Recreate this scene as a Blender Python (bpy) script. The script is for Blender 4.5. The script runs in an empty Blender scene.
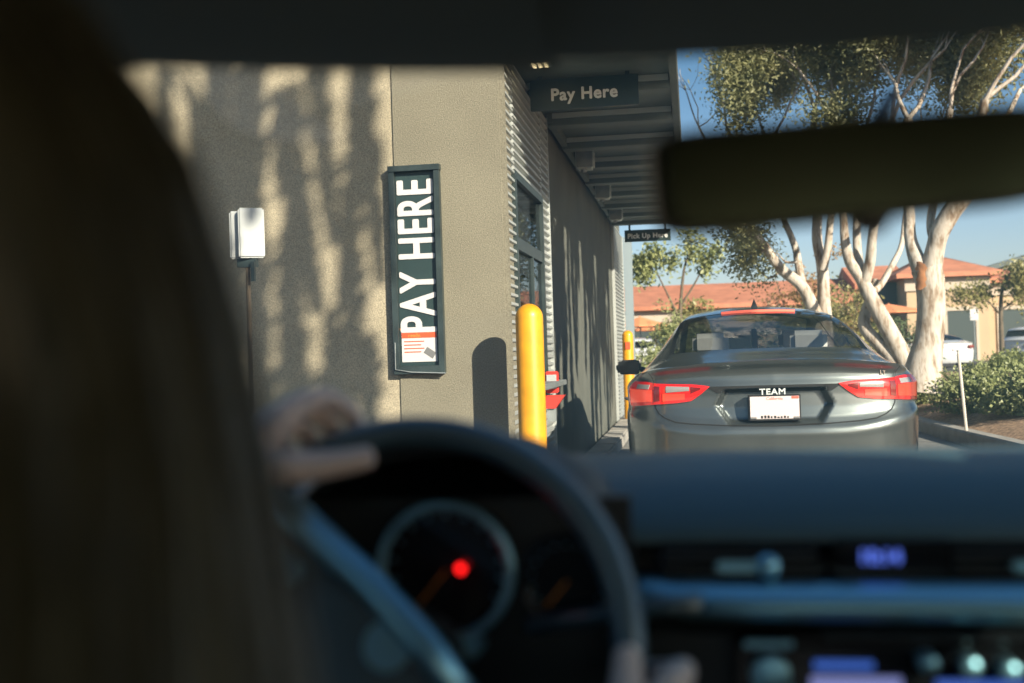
import bpy, bmesh, math, random
import numpy as np
from mathutils import Vector, Matrix
S = bpy.context.scene
COL = S.collection
PI = math.pi
R = math.radians
SUN = Vector((1.0, -1.1, 0.64)).normalized()

# ------------------------------------------------------------------ materials
def new_mat(name):
    m = bpy.data.materials.new(name); m.use_nodes = True
    return m, m.node_tree, m.node_tree.nodes['Principled BSDF']
def mat(name, col, rough=0.6, metal=0.0, coat=0.0, var=0.0, vscale=5.0, bump=0.0, bscale=60.0, emit=None, es=0.0, spec=0.5, coatr=0.05, streak=None):
    m, t, b = new_mat(name)
    b.inputs['Base Color'].default_value = (*col, 1)
    b.inputs['Roughness'].default_value = rough
    b.inputs['Metallic'].default_value = metal
    b.inputs['Coat Weight'].default_value = coat
    b.inputs['Coat Roughness'].default_value = coatr
    b.inputs['Specular IOR Level'].default_value = spec
    tc = t.nodes.new('ShaderNodeTexCoord')
    if var > 0:
        n = t.nodes.new('ShaderNodeTexNoise'); n.inputs['Scale'].default_value = vscale
        n.inputs['Detail'].default_value = 6
        if streak:
            mp = t.nodes.new('ShaderNodeMapping'); mp.inputs['Scale'].default_value = streak
            t.links.new(tc.outputs['Object'], mp.inputs[0]); t.links.new(mp.outputs[0], n.inputs['Vector'])
        else:
            t.links.new(tc.outputs['Object'], n.inputs['Vector'])
        r = t.nodes.new('ShaderNodeValToRGB')
        r.color_ramp.elements[0].position = .3; r.color_ramp.elements[1].position = .7
        r.color_ramp.elements[0].color = (*[max(0, c*(1-var)) for c in col], 1)
        r.color_ramp.elements[1].color = (*[min(1, c*(1+var)) for c in col], 1)
        t.links.new(n.outputs['Fac'], r.inputs[0]); t.links.new(r.outputs[0], b.inputs['Base Color'])
    if bump > 0:
        n2 = t.nodes.new('ShaderNodeTexNoise'); n2.inputs['Scale'].default_value = bscale; n2.inputs['Detail'].default_value = 4
        t.links.new(tc.outputs['Object'], n2.inputs['Vector'])
        bp = t.nodes.new('ShaderNodeBump'); bp.inputs['Strength'].default_value = bump; bp.inputs['Distance'].default_value = .01
        t.links.new(n2.outputs['Fac'], bp.inputs['Height']); t.links.new(bp.outputs[0], b.inputs['Normal'])
    if emit:
        b.inputs['Emission Color'].default_value = (*emit, 1); b.inputs['Emission Strength'].default_value = es
    return m
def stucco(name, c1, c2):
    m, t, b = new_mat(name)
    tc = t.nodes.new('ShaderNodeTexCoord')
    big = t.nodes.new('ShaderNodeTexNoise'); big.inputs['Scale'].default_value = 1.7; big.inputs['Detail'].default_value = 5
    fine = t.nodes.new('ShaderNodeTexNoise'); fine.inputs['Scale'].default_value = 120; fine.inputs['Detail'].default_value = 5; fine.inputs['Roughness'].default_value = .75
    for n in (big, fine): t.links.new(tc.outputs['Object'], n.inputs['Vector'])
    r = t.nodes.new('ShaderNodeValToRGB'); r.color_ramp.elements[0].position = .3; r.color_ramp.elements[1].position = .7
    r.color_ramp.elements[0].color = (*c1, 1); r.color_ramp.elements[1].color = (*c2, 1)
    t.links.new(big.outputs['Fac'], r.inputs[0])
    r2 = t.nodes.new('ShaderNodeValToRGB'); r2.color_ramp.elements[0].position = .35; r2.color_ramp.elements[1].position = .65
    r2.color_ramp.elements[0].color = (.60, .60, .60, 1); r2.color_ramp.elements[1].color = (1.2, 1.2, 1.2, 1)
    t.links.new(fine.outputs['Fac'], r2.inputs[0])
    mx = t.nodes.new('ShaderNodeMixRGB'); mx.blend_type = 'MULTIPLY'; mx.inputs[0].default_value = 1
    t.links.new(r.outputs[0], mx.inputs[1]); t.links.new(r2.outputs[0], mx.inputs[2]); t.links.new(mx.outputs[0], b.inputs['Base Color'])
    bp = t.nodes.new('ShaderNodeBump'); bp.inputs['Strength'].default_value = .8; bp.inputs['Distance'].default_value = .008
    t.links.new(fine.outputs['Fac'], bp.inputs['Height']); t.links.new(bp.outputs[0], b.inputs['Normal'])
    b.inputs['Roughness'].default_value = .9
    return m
def glass(name, tint=(1, 1, 1), refl=1.0, ior=1.5, rough=0.0):
    m = bpy.data.materials.new(name); m.use_nodes = True; t = m.node_tree; t.nodes.clear()
    o = t.nodes.new('ShaderNodeOutputMaterial'); mx = t.nodes.new('ShaderNodeMixShader')
    tr = t.nodes.new('ShaderNodeBsdfTransparent'); tr.inputs[0].default_value = (*tint, 1)
    gl = t.nodes.new('ShaderNodeBsdfGlossy'); gl.inputs['Roughness'].default_value = rough
    fr = t.nodes.new('ShaderNodeFresnel'); fr.inputs['IOR'].default_value = ior
    mu = t.nodes.new('ShaderNodeMath'); mu.operation = 'MULTIPLY'; mu.inputs[1].default_value = refl
    t.links.new(fr.outputs[0], mu.inputs[0]); t.links.new(mu.outputs[0], mx.inputs[0])
    t.links.new(tr.outputs[0], mx.inputs[1]); t.links.new(gl.outputs[0], mx.inputs[2]); t.links.new(mx.outputs[0], o.inputs[0])
    return m
def leafmat(name, c1, c2, scale=1.5, trans=.35):
    m = bpy.data.materials.new(name); m.use_nodes = True; t = m.node_tree; t.nodes.clear()
    o = t.nodes.new('ShaderNodeOutputMaterial'); mx = t.nodes.new('ShaderNodeMixShader'); mx.inputs[0].default_value = trans
    df = t.nodes.new('ShaderNodeBsdfPrincipled'); df.inputs['Roughness'].default_value = .45
    tl = t.nodes.new('ShaderNodeBsdfTranslucent')
    tc = t.nodes.new('ShaderNodeTexCoord'); n = t.nodes.new('ShaderNodeTexNoise'); n.inputs['Scale'].default_value = scale; n.inputs['Detail'].default_value = 8
    n.inputs['Roughness'].default_value = .8
    t.links.new(tc.outputs['Object'], n.inputs['Vector'])
    r = t.nodes.new('ShaderNodeValToRGB'); r.color_ramp.elements[0].position = .36; r.color_ramp.elements[1].position = .64
    r.color_ramp.elements[0].color = (*c1, 1); r.color_ramp.elements[1].color = (*c2, 1)
    t.links.new(n.outputs['Fac'], r.inputs[0]); t.links.new(r.outputs[0], df.inputs['Base Color']); t.links.new(r.outputs[0], tl.inputs['Color'])
    t.links.new(df.outputs[0], mx.inputs[1]); t.links.new(tl.outputs[0], mx.inputs[2]); t.links.new(mx.outputs[0], o.inputs[0])
    return m

def add_veil(m, col, w_):  # mixes in a tinted haze that lifts the darks seen through the glass
    t = m.node_tree; o = [n for n in t.nodes if n.type == 'OUTPUT_MATERIAL'][0]; src = o.inputs[0].links[0].from_socket
    tl = t.nodes.new('ShaderNodeBsdfTranslucent'); tl.inputs[0].default_value = (*col, 1)
    mx = t.nodes.new('ShaderNodeMixShader'); mx.inputs[0].default_value = w_
    t.links.new(src, mx.inputs[1]); t.links.new(tl.outputs[0], mx.inputs[2]); t.links.new(mx.outputs[0], o.inputs[0]); return m
M = dict(
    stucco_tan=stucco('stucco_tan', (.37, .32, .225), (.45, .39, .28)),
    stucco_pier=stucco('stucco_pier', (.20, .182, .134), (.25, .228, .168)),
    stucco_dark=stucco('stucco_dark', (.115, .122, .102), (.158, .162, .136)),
    siding=mat('corrugated_metal', (.46, .48, .46), .45, .35, var=.08, vscale=3),
    canopy=mat('canopy_metal', (.17, .21, .195), .55, .1, var=.2, vscale=2),
    canopy_edge=mat('canopy_edge_metal', (.62, .68, .66), .4, .3),
    frame=mat('dark_bronze_frame', (.035, .05, .05), .4, .2, var=.3, vscale=8),
    sign=mat('sign_panel', (.022, .042, .042), .4, var=.2, vscale=4),
    signtext=mat('sign_lettering', (.9, .9, .88), .5),
    whitevinyl=mat('white_vinyl', (.55, .53, .53), .5),
    stickred=mat('sticker_red', (.75, .09, .03), .5), stickorange=mat('sticker_orange', (.8, .3, .05), .5),
    stickgrey=mat('sticker_grey', (.16, .16, .16), .5),
    yellow=mat('yellow_plastic', (.70, .31, .008), .42, var=.16, vscale=9, coat=.1),
    red=mat('red_plastic', (.62, .045, .03), .4), white=mat('white_plastic', (.40, .42, .42), .5, var=.06, vscale=6),
    asphalt=mat('asphalt', (.07, .07, .068), .9, var=.3, vscale=2, bump=.5, bscale=150),
    concrete=mat('concrete', (.20, .197, .185), .85, var=.15, vscale=3, bump=.3, bscale=90),
    kerb=mat('kerb_concrete', (.33, .31, .28), .85, var=.18, vscale=5, bump=.3, bscale=90),
    mulch=mat('wood_mulch', (.36, .23, .14), .95, var=.55, vscale=22, bump=1.0, bscale=40),
    lot=mat('parking_lot_paving', (.09, .09, .085), .9, var=.2, vscale=.6),
    paint=mat('grey_metallic_paint', (.125, .142, .142), .36, .8, coat=1.0, coatr=.12, var=.1, vscale=3),
    silverp=mat('white_car_paint', (.55, .56, .57), .35, 0, coat=.8),
    blackp=mat('black_plastic', (.015, .015, .016), .45), seam=mat('seam_black', (.006, .006, .006), .8),
    chrome=mat('chrome', (.7, .7, .7), .15, 1.0), tyre=mat('tyre_rubber', (.018, .018, .018), .85),
    rim=mat('alloy_rim', (.45, .46, .47), .3, .9),
    lampred=mat('taillight_red', (.60, .008, .006), .22, 0, coat=1, emit=(1, .03, .02), es=.08),
    lampdark=mat('taillight_dark_red', (.16, .006, .006), .2, 0, coat=1),
    lampglow=mat('taillight_glow', (.65, .03, .012), .3, coat=1, emit=(1, .09, .04), es=.3),
    lampclear=mat('reversing_lamp_lens', (.34, .32, .31), .15, .2, coat=1),
    brake=mat('brake_strip_glow', (.9, .12, .07), .35, emit=(1, .16, .09), es=.5),
    plate=mat('plate_white', (.60, .52, .51), .5), platered=mat('plate_red', (.8, .12, .08), .5),
    platetext=mat('plate_frame_letters', (.55, .58, .57), .4),
    carglass=glass('tinted_car_glass', (.97, .985, .99), .85, 1.5),
    shopglass=glass('shop_glass', (.85, .9, .92), .75, 1.5),
    windshield=add_veil(glass('windscreen_glass', (.975, .99, .98), .22, 1.45, .03), (.62, .95, .92), .028),
    sideglass=glass('side_glass', (.88, .92, .90), .6, 1.45),
    seatpale=mat('pale_seat_fabric', (.85, .85, .80), .8), seatdark=mat('dark_seat_fabric', (.05, .05, .05), .9),
    dash=mat('dashboard_soft_plastic', (.04, .09, .105), .42, spec=.9, bump=.15, bscale=300),
    dashlow=mat('dashboard_lower_plastic', (.016, .022, .024), .5), gloss=mat('gloss_black_trim', (.01, .012, .014), .15),
    satin=mat('satin_silver_trim', (.34, .66, .80), .36, .85),
    leather=mat('wheel_leather', (.06, .11, .135), .33, spec=1.0, coat=.8, coatr=.25), fabric=mat('roof_lining_fabric', (.24, .28, .26), .95),
    bodyown=mat('own_car_paint', (.25, .26, .27), .4, .4, coat=1),
    skin=mat('skin', (.86, .68, .58), .5, var=.08, vscale=20), hair=mat('brown_hair', (.085, .080, .050), .42, var=.35, vscale=10, streak=(10, 10, .6)),
    shirt=mat('pale_shirt', (.62, .64, .68), .9), denim=mat('denim', (.08, .13, .2), .9),
    mirrorface=mat('mirror_glass_face', (.034, .043, .030), .25, 1.0), 
    redled=mat('red_warning_light', (.3, 0, 0), .5, emit=(1, .01, .01), es=1.6),
    lcdblue=mat('clock_display_glow', (.02, .02, .1), .4, emit=(.10, .18, .80), es=.45),
    lcdviolet=mat('radio_display_glow', (.05, .05, .1), .4, emit=(.22, .25, .55), es=.35),
    lcdblue2=mat('radio_header_glow', (.02, .02, .1), .4, emit=(.04, .11, .45), es=.4),
    lampwarm=mat('warm_lamp', (.8, .7, .4), .5, emit=(1, .78, .42), es=2.2),
    tile=mat('orange_roof_tile', (.48, .19, .11), .85, var=.2, vscale=1.5, bump=.4, bscale=6),
    wallfar=mat('far_tan_wall', (.46, .33, .21), .9, var=.06, vscale=.5), wallfar2=mat('far_pale_trim', (.48, .40, .32), .9),
    greyroof=mat('grey_roof', (.12, .14, .14), .9), darkopen=mat('shop_interior_dark', (.04, .055, .055), .7),
    parasol=mat('orange_canvas', (.75, .27, .12), .8), parasolw=mat('cream_canvas', (.7, .6, .5), .8),
    steel=mat('galvanised_steel', (.33, .36, .36), .5, .6, var=.15, vscale=8), greyblue=mat('grey_blue_paint', (.22, .27, .30), .5),
    stake=mat('pale_stake', (.55, .50, .44), .8),
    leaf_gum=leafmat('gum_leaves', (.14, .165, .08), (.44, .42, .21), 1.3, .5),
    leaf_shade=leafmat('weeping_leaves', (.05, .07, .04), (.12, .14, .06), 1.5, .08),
    leaf_dark=leafmat('dark_leaves', (.05, .08, .045), (.17, .20, .09), 2.0),
    leaf_hedge=leafmat('hedge_leaves', (.13, .165, .06), (.42, .43, .19), 3.0, .3),
    leaf_yellow=leafmat('yellowish_leaves', (.20, .19, .07), (.42, .37, .15), 1.0),
    leaf_rust=leafmat('rusty_leaves', (.26, .13, .05), (.35, .24, .10), 1.4),
    wood=mat('brown_branch', (.13, .10, .07), .9, var=.3, vscale=8),
)
def barkmat():
    m, t, b = new_mat('gum_bark')
    tc = t.nodes.new('ShaderNodeTexCoord'); mp = t.nodes.new('ShaderNodeMapping'); mp.inputs['Scale'].default_value = (3.6, 3.6, 1.0)
    n = t.nodes.new('ShaderNodeTexNoise'); n.inputs['Scale'].default_value = 2.6; n.inputs['Detail'].default_value = 7; n.inputs['Roughness'].default_value = .65
    t.links.new(tc.outputs['Object'], mp.inputs[0]); t.links.new(mp.outputs[0], n.inputs['Vector'])
    r = t.nodes.new('ShaderNodeValToRGB'); e = r.color_ramp.elements
    e[0].position = .34; e[0].color = (.17, .10, .06, 1); e[1].position = .70; e[1].color = (.38, .27, .19, 1)
    a = e.new(.42); a.color = (.30, .23, .17, 1); a = e.new(.50); a.color = (.46, .40, .34, 1); a = e.new(.60); a.color = (.54, .48, .42, 1)
    t.links.new(n.outputs['Fac'], r.inputs[0]); t.links.new(r.outputs[0], b.inputs['Base Color'])
    bp = t.nodes.new('ShaderNodeBump'); bp.inputs['Strength'].default_value = .7; bp.inputs['Distance'].default_value = .03
    t.links.new(n.outputs['Fac'], bp.inputs['Height']); t.links.new(bp.outputs[0], b.inputs['Normal'])
    b.inputs['Roughness'].default_value = .85
    return m
M['bark'] = barkmat()
M['barkpatch'] = mat('peeled_orange_bark', (.50, .22, .10), .9, var=.4, vscale=6, bump=.5, bscale=20)

# ------------------------------------------------------------------ helpers
class MB:
    def __init__(s): s.v = []; s.f = []
    def add(s, vs, fs):
        o = len(s.v); s.v += [tuple(p) for p in vs]; s.f += [tuple(i+o for i in f) for f in fs]; return s
    def box(s, x0, x1, y0, y1, z0, z1, m=None):
        vs = [Vector(p) for p in ((x0,y0,z0),(x1,y0,z0),(x1,y1,z0),(x0,y1,z0),(x0,y0,z1),(x1,y0,z1),(x1,y1,z1),(x0,y1,z1))]
        if m is not None: vs = [m @ p for p in vs]
        return s.add(vs, [(3,2,1,0),(4,5,6,7),(0,1,5,4),(1,2,6,5),(2,3,7,6),(3,0,4,7)])
    def tube(s, pts, rad, n=8, cap=True):
        pts = [Vector(p) for p in pts]
        if not hasattr(rad, '__len__'): rad = [rad]*len(pts)
        vs = []; up = None
        for i, p in enumerate(pts):
            d = (pts[min(i+1, len(pts)-1)] - pts[max(i-1, 0)]).normalized()
            if up is None: up = d.orthogonal().normalized()
            up = (up - d*up.dot(d));  up = up.normalized() if up.length > 1e-6 else d.orthogonal().normalized()
            q = d.cross(up)
            for k in range(n):
                a = 2*PI*k/n; vs.append(p + (up*math.cos(a) + q*math.sin(a))*rad[i])
        fs = []
        for i in range(len(pts)-1):
            for k in range(n):
                fs.append((i*n+k, i*n+(k+1) % n, (i+1)*n+(k+1) % n, (i+1)*n+k))
        if cap: fs.append(tuple(range(n-1, -1, -1))); fs.append(tuple((len(pts)-1)*n+k for k in range(n)))
        return s.add(vs, fs)
    def prism(s, poly, mfun, t):   # poly 2D; mfun(u,v,w)->xyz ; extrude w 0..t
        n = len(poly); vs = [mfun(u, v, 0) for u, v in poly] + [mfun(u, v, t) for u, v in poly]
        fs = [tuple(range(n-1, -1, -1)), tuple(range(n, 2*n))] + [(i, (i+1) % n, n+(i+1) % n, n+i) for i in range(n)]
        return s.add(vs, fs)
    def lathe(s, prof, c, n=24, m=None):
        vs = []
        for r_, z_ in prof:
            for k in range(n):
                p = Vector((r_*math.cos(2*PI*k/n), r_*math.sin(2*PI*k/n), z_))
                if m is not None: p = m @ p
                vs.append(p + Vector(c))
        fs = [(i*n+k, i*n+(k+1) % n, (i+1)*n+(k+1) % n, (i+1)*n+k) for i in range(len(prof)-1) for k in range(n)]
        fs += [tuple(range(n-1, -1, -1)), tuple((len(prof)-1)*n+k for k in range(n))]
        return s.add(vs, fs)
    def grid(s, rows, closed_u=False, mask=None):
        nr, nc = len(rows), len(rows[0]); fs = []
        for i in range(nr-1):
            for j in range(nc-1 if not closed_u else nc):
                if mask and not mask(i, j): continue
                fs.append((i*nc+j, i*nc+(j+1) % nc, (i+1)*nc+(j+1) % nc, (i+1)*nc+j))
        return s.add([p for r_ in rows for p in r_], fs)
    def ell(s, c, r, nu=20, nv=12, m=None, fn=None):
        rows = []
        for i in range(nv+1):
            th = PI*i/nv; row = []
            for k in range(nu):
                a = 2*PI*k/nu; p = Vector((r[0]*math.sin(th)*math.cos(a), r[1]*math.sin(th)*math.sin(a), r[2]*math.cos(th)))
                if fn: p = fn(p)
                if m is not None: p = m @ p
                row.append(p + Vector(c))
            rows.append(row)
        return s.grid(rows, True)
    def build(s, name, m, parent=None, smooth=False, bevel=0, fix=True, angle=None):
        me = bpy.data.meshes.new(name); me.from_pydata(s.v, [], s.f)
        if fix or bevel:
            bm = bmesh.new(); bm.from_mesh(me)
            bmesh.ops.remove_doubles(bm, verts=bm.verts, dist=1e-5)
            bmesh.ops.recalc_face_normals(bm, faces=bm.faces)
            if bevel:
                es = [e for e in bm.edges if len(e.link_faces) == 2 and e.calc_face_angle(0) > .5]
                bmesh.ops.bevel(bm, geom=es, offset=bevel, segments=2, affect='EDGES', clamp_overlap=True)
            bm.to_mesh(me); bm.free()
        if smooth: me.shade_smooth()
        if angle: me.set_sharp_from_angle(angle=R(angle))
        if m is not None: me.materials.append(m)
        me.update()
        o = bpy.data.objects.new(name, me); COL.objects.link(o)
        if parent is not None:
            o.parent = parent
            if parent.type == 'EMPTY' or parent.parent is not None or True:
                pass
        return o
def tag(o, label=None, cat=None, group=None, kind=None):
    if label: o['label'] = label
    if cat: o['category'] = cat
    if group: o['group'] = group
    if kind: o['kind'] = kind
    return o
def thing(name, label, cat, loc=(0, 0, 0), rz=0, group=None):
    o = bpy.data.objects.new(name, None); COL.objects.link(o); o.location = loc; o.rotation_euler = (0, 0, rz)
    o.empty_display_size = .2
    return tag(o, label, cat, group)
def dup(o, loc, rz=0, scale=1, label=None, group=None):
    def cp(x, par):
        c = x.copy(); COL.objects.link(c)
        if par is not None: c.parent = par
        for ch in list(x.children): cp(ch, c)
        return c
    r = cp(o, None); r.location = loc; r.rotation_euler = (0, 0, rz); r.scale = (scale,)*3 if not hasattr(scale, '__len__') else scale
    if label: r['label'] = label
    if group: r['group'] = group
    return r
def struct(o): o['kind'] = 'structure'; return o
def text(name, body, size, m, parent, mw, depth=.003, bold=0.0, sx=1.0, align='CENTER', spacing=1.0):
    shifts = [(0, 0)] if bold == 0 else [(0, 0), (1, 0), (-1, 0), (0, 1), (0, -1), (.7, .7), (-.7, .7), (.7, -.7), (-.7, -.7)]
    bold_ = bold; bold = 0
    cu = bpy.data.curves.new(name, 'FONT'); cu.body = body; cu.size = size; cu.extrude = depth; cu.offset = bold; cu.align_x = align; cu.align_y = 'CENTER'
    cu.space_character = spacing
    ob = bpy.data.objects.new(name+'_src', cu); COL.objects.link(ob)
    bpy.context.view_layer.update()
    me = bpy.data.meshes.new_from_object(ob.evaluated_get(bpy.context.evaluated_depsgraph_get()))
    bpy.data.objects.remove(ob); bpy.data.curves.remove(cu)
    if len(shifts) > 1:
        bm = bmesh.new()
        for i, (a, b) in enumerate(shifts):
            m2 = me.copy(); m2.transform(Matrix.Translation((a*bold_/sx, b*bold_, i*.00008))); bm.from_mesh(m2); bpy.data.meshes.remove(m2)
        bm.to_mesh(me); bm.free()
    me.transform(mw @ Matrix.Diagonal((sx, 1, 1, 1))); me.materials.clear(); me.materials.append(m); me.name = name
    o = bpy.data.objects.new(name, me); COL.objects.link(o); o.parent = parent
    return o
def face_minus_y(x, y, z, rz=0):   # text plane facing -Y, rotated rz in its plane
    return Matrix.Translation((x, y, z)) @ Matrix.Rotation(PI/2, 4, 'X') @ Matrix.Rotation(rz, 4, 'Z')

def np_mesh(name, verts, faces_n4, m, parent):
    me = bpy.data.meshes.new(name); nf = len(faces_n4)
    me.vertices.add(len(verts)); me.vertices.foreach_set('co', np.asarray(verts, dtype=np.float32).ravel())
    me.loops.add(nf*4); me.loops.foreach_set('vertex_index', np.asarray(faces_n4, dtype=np.int32).ravel())
    me.polygons.add(nf); me.polygons.foreach_set('loop_start', np.arange(0, nf*4, 4, dtype=np.int32))
    me.update(calc_edges=True); me.materials.append(m)
    o = bpy.data.objects.new(name, me); COL.objects.link(o)
    if parent is not None: o.parent = parent
    return o
def leaves(name, centers, L, W, m, parent, seed, droop=0.0):
    """leaf shaped quads at centers"""
    rg = np.random.default_rng(seed); c = np.asarray(centers, dtype=np.float64); n = len(c)
    nn = rg.normal(size=(n, 3))*.8+np.array([.38, -.42, .70]); nn /= np.linalg.norm(nn, axis=1)[:, None]
    d = rg.normal(size=(n, 3)); d[:, 2] -= droop*2; d -= nn*(d*nn).sum(1)[:, None]; d /= np.linalg.norm(d, axis=1)[:, None]
    q = np.cross(nn, d)
    s = rg.uniform(.6, 1.3, size=(n, 1)); l = d*L*s*.5; w = q*W*s*.5
    v = np.stack([c-l, c+w*1.0-l*.1, c+l+nn*L*.08, c-w-l*.1], axis=1).reshape(-1, 3)
    return np_mesh(name, v, np.arange(n*4).reshape(n, 4), m, parent)

# ------------------------------------------------------------------ setting
def sheet(name, x0, x1, y0, y1, z, m, n=1):
    mb = MB(); mb.add([(x0, y0, z), (x1, y0, z), (x1, y1, z), (x0, y1, z)], [(0, 1, 2, 3)])
    return struct(mb.build(name, m))
sheet('ground', -600, 600, -300, 900, -.012, M['lot'])
sheet('drive_lane', -1.16, 2.88, -20, 32, -.004, M['concrete'])
# expansion joints in the lane
mb = MB()
for y in range(-4, 32, 4): mb.box(-1.0, 2.8, y, y+.02, -.003, .0008)
struct(mb.build('lane_joint', M['asphalt']))
sheet('parking_lot', -60, 90, 33, 300, -.004, M['asphalt'])
mb = MB()
for i in range(14): mb.box(6+i*2.8, 6.1+i*2.8, 49.5, 55, -.002, .003)
struct(mb.build('parking_markings', M['whitevinyl']))
def kerb_path(pts, w, h, name):
    """extruded kerb along pts (outer lane side first)"""
    rows = []
    for i, p in enumerate(pts):
        p = Vector((*p, 0)); d = (Vector((*pts[min(i+1, len(pts)-1)], 0)) - Vector((*pts[max(0, i-1)], 0))).normalized(); q = Vector((d.y, -d.x, 0))
        rows.append([p+Vector((0, 0, -.05)), p+q*.0+Vector((0, 0, h-.02)), p+q*.02+Vector((0, 0, h)), p+q*w+Vector((0, 0, h)), p+q*w+Vector((0, 0, -.05))])
    mb = MB(); mb.grid(rows); n = len(pts)
    mb.f.append((0, 1, 2, 3, 4)); mb.f.append(tuple(5*(n-1)+k for k in (4, 3, 2, 1, 0)))
    return struct(mb.build(name, M['kerb']))
kr = [(3.35, -12), (3.3, 0), (3.22, 7), (3.11, 10.6), (3.03, 12.2), (2.93, 13.6), (2.86, 15), (2.82, 18), (2.85, 22), (3.1, 26), (3.8, 29.5), (5, 31.5), (8, 32.6), (40, 32.8)]
kerb_path(kr, .16, .15, 'kerb')
kerb_path([(-1.123, 9.4), (-1.0, 9.35), (-.86, 9.6), (-.84, 12), (-.84, 19.5)][1:], .0001, .0001, 'kerb_line')
bpy.data.objects.remove(bpy.data.objects['kerb_line'])
# planter soil mound
rng = random.Random(3)
rows = []
def kx(y):
    for i in range(len(kr)-1):
        if kr[i][1] <= y <= kr[i+1][1]:
            f = (y-kr[i][1])/(kr[i+1][1]-kr[i][1]+1e-9); return kr[i][0]+(kr[i+1][0]-kr[i][0])*f
    return kr[-1][0]
def mound(x, y):
    e = x-(kx(min(y, 31.5))+.16)
    far = min(1, max(0, (31.8-y)/4))
    return .12 + (.36*(1-math.exp(-max(0, e)/1.3)))*far
for j in range(90):
    y = -12+j*(43.6/89)
    row = []
    for i in range(40):
        x = kx(y)+.15+(i/39)**1.6*26
        row.append((x, y, mound(x, y)+(rng.uniform(-.012, .02) if 0 < i < 39 else 0)))
    rows.append(row)
mb = MB(); mb.grid(rows); struct(mb.build('planter_soil', M['mulch'], smooth=True))
# concrete ledge along the drive-through wall, broken in blocks
led = thing('wall_kerb', 'low concrete kerb blocks running along the foot of the dark side wall', 'kerb', (-.98, 9.5, 0))
y = 9.45
for k in range(9):
    b = MB(); b.box(-.13, .12, y-9.5, y-9.5+.98, 0, .15); b.build('kerb_block', M['kerb'], led, bevel=.02); y += 1.02

# ------------------------------------------------------------------ restaurant building
BX = -1.125
bld = thing('restaurant_building', 'tan stucco drive-through restaurant with corrugated metal strip and flat canopy', 'building', (-4, 7, 0))
bl = Vector((-4, 7, 0))
def P(mb, name, m, parent=bld, **k):
    o = mb.build(name, m, parent, **k)
    off = parent_world(parent)
    o.data.transform(Matrix.Translation(-off)); return o
def parent_world(p):
    v = Vector((0, 0, 0))
    while p is not None: v += Vector(p.location); p = p.parent
    return v
P(MB().box(-9, -1.83, 7.012, 22, 0, 4.6), 'front_wall', M['stucco_tan'])
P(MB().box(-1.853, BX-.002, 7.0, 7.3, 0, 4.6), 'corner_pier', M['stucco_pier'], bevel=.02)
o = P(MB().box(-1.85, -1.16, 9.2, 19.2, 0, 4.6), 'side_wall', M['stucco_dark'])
P(MB().box(-1.85, -1.6, 7.302, 9.198, 0, 4.6), 'inner_wall', M['darkopen'])
P(MB().box(-9.1, -1.05, 6.93, 22.1, 4.6, 4.9), 'parapet', M['frame'])
def siding(y0, y1, z0, z1, name='corrugated_siding'):
    rows = []; z = z0; k = 0; pitch = .058
    prof = [(-.010, 0), (.014, .15), (.014, .42), (-.010, .60)]
    while z < z1:
        for dx, f in prof:
            zz = z+pitch*f
            if zz > z1: break
            rows.append([(BX-.004+dx, y0, zz), (BX-.004+dx, y1, zz)])
        z += pitch
    mb = MB(); mb.grid(rows)
    mb.grid([[(a[0][0]-.02, y0, a[0][2]), a[0]] for a in rows]); mb.grid([[a[1], (a[1][0]-.02, y1, a[1][2])] for a in rows])
    return P(mb, name, M['siding'], fix=True)
WY0, WY1, WZ0, WZ1 = 7.40, 8.68, 1.02, 2.32
siding(7.03, WY0-.05, .02, 3.1); siding(WY1+.05, 9.17, .02, 3.1)
siding(WY0-.05, WY1+.05, WZ1+.05, 3.1); siding(WY0-.05, WY1+.05, .02, WZ0-.05)
siding(17.0, 19.2, .02, 3.08)
for q in (7.005, 9.17, 16.97, 19.21): P(MB().box(BX-.03, BX+.013, q, q+.026, 0, 3.08), 'corner_trim', M['stucco_pier' if q < 8 else 'siding'])
# window
win = P(MB().box(BX-.04, BX+.016, WY0-.05, WY0, WZ0-.05, WZ1+.05).box(BX-.04, BX+.016, WY1, WY1+.05, WZ0-.05, WZ1+.05)
        .box(BX-.04, BX+.016, WY0, WY1, WZ1, WZ1+.05).box(BX-.04, BX+.02, WY0, WY1, WZ0-.05, WZ0)
        .box(BX-.03, BX+.008, WY0, WY1, 1.86, 1.94), 'window', M['frame'])
P(MB().box(BX-.014, BX-.009, WY0, WY1, WZ0, WZ1), 'window_glass', M['shopglass'], win)
P(MB().box(BX-.03, BX+.010, WY0+.72, WY0+.75, WZ0, 1.86), 'sash', M['frame'], win)
P(MB().box(BX-.028, BX-.022, WY0+.01, WY0+.85, 1.96, WZ1-.01), 'pane_reflection', M['whitevinyl'], win)  # white panel standing in for the bright reflection in the top pane
P(MB().box(BX-.028, BX-.022, WY0+.01, WY0+.70, 1.72, 1.855), 'pane_reflection_low', M['whitevinyl'], win)  # second white panel, also in place of the pane's reflection
P(MB().box(BX-.028, BX-.022, WY0+.01, WY1-.02, 1.52, 1.70), 'pane_strip', M['greyblue'], win)  # blue-grey strip behind the pane
P(MB().box(BX, BX+.16, WY0-.02, WY1+.02, WZ0-.10, WZ0-.06), 'counter_shelf', M['steel'], bld, bevel=.005)
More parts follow.
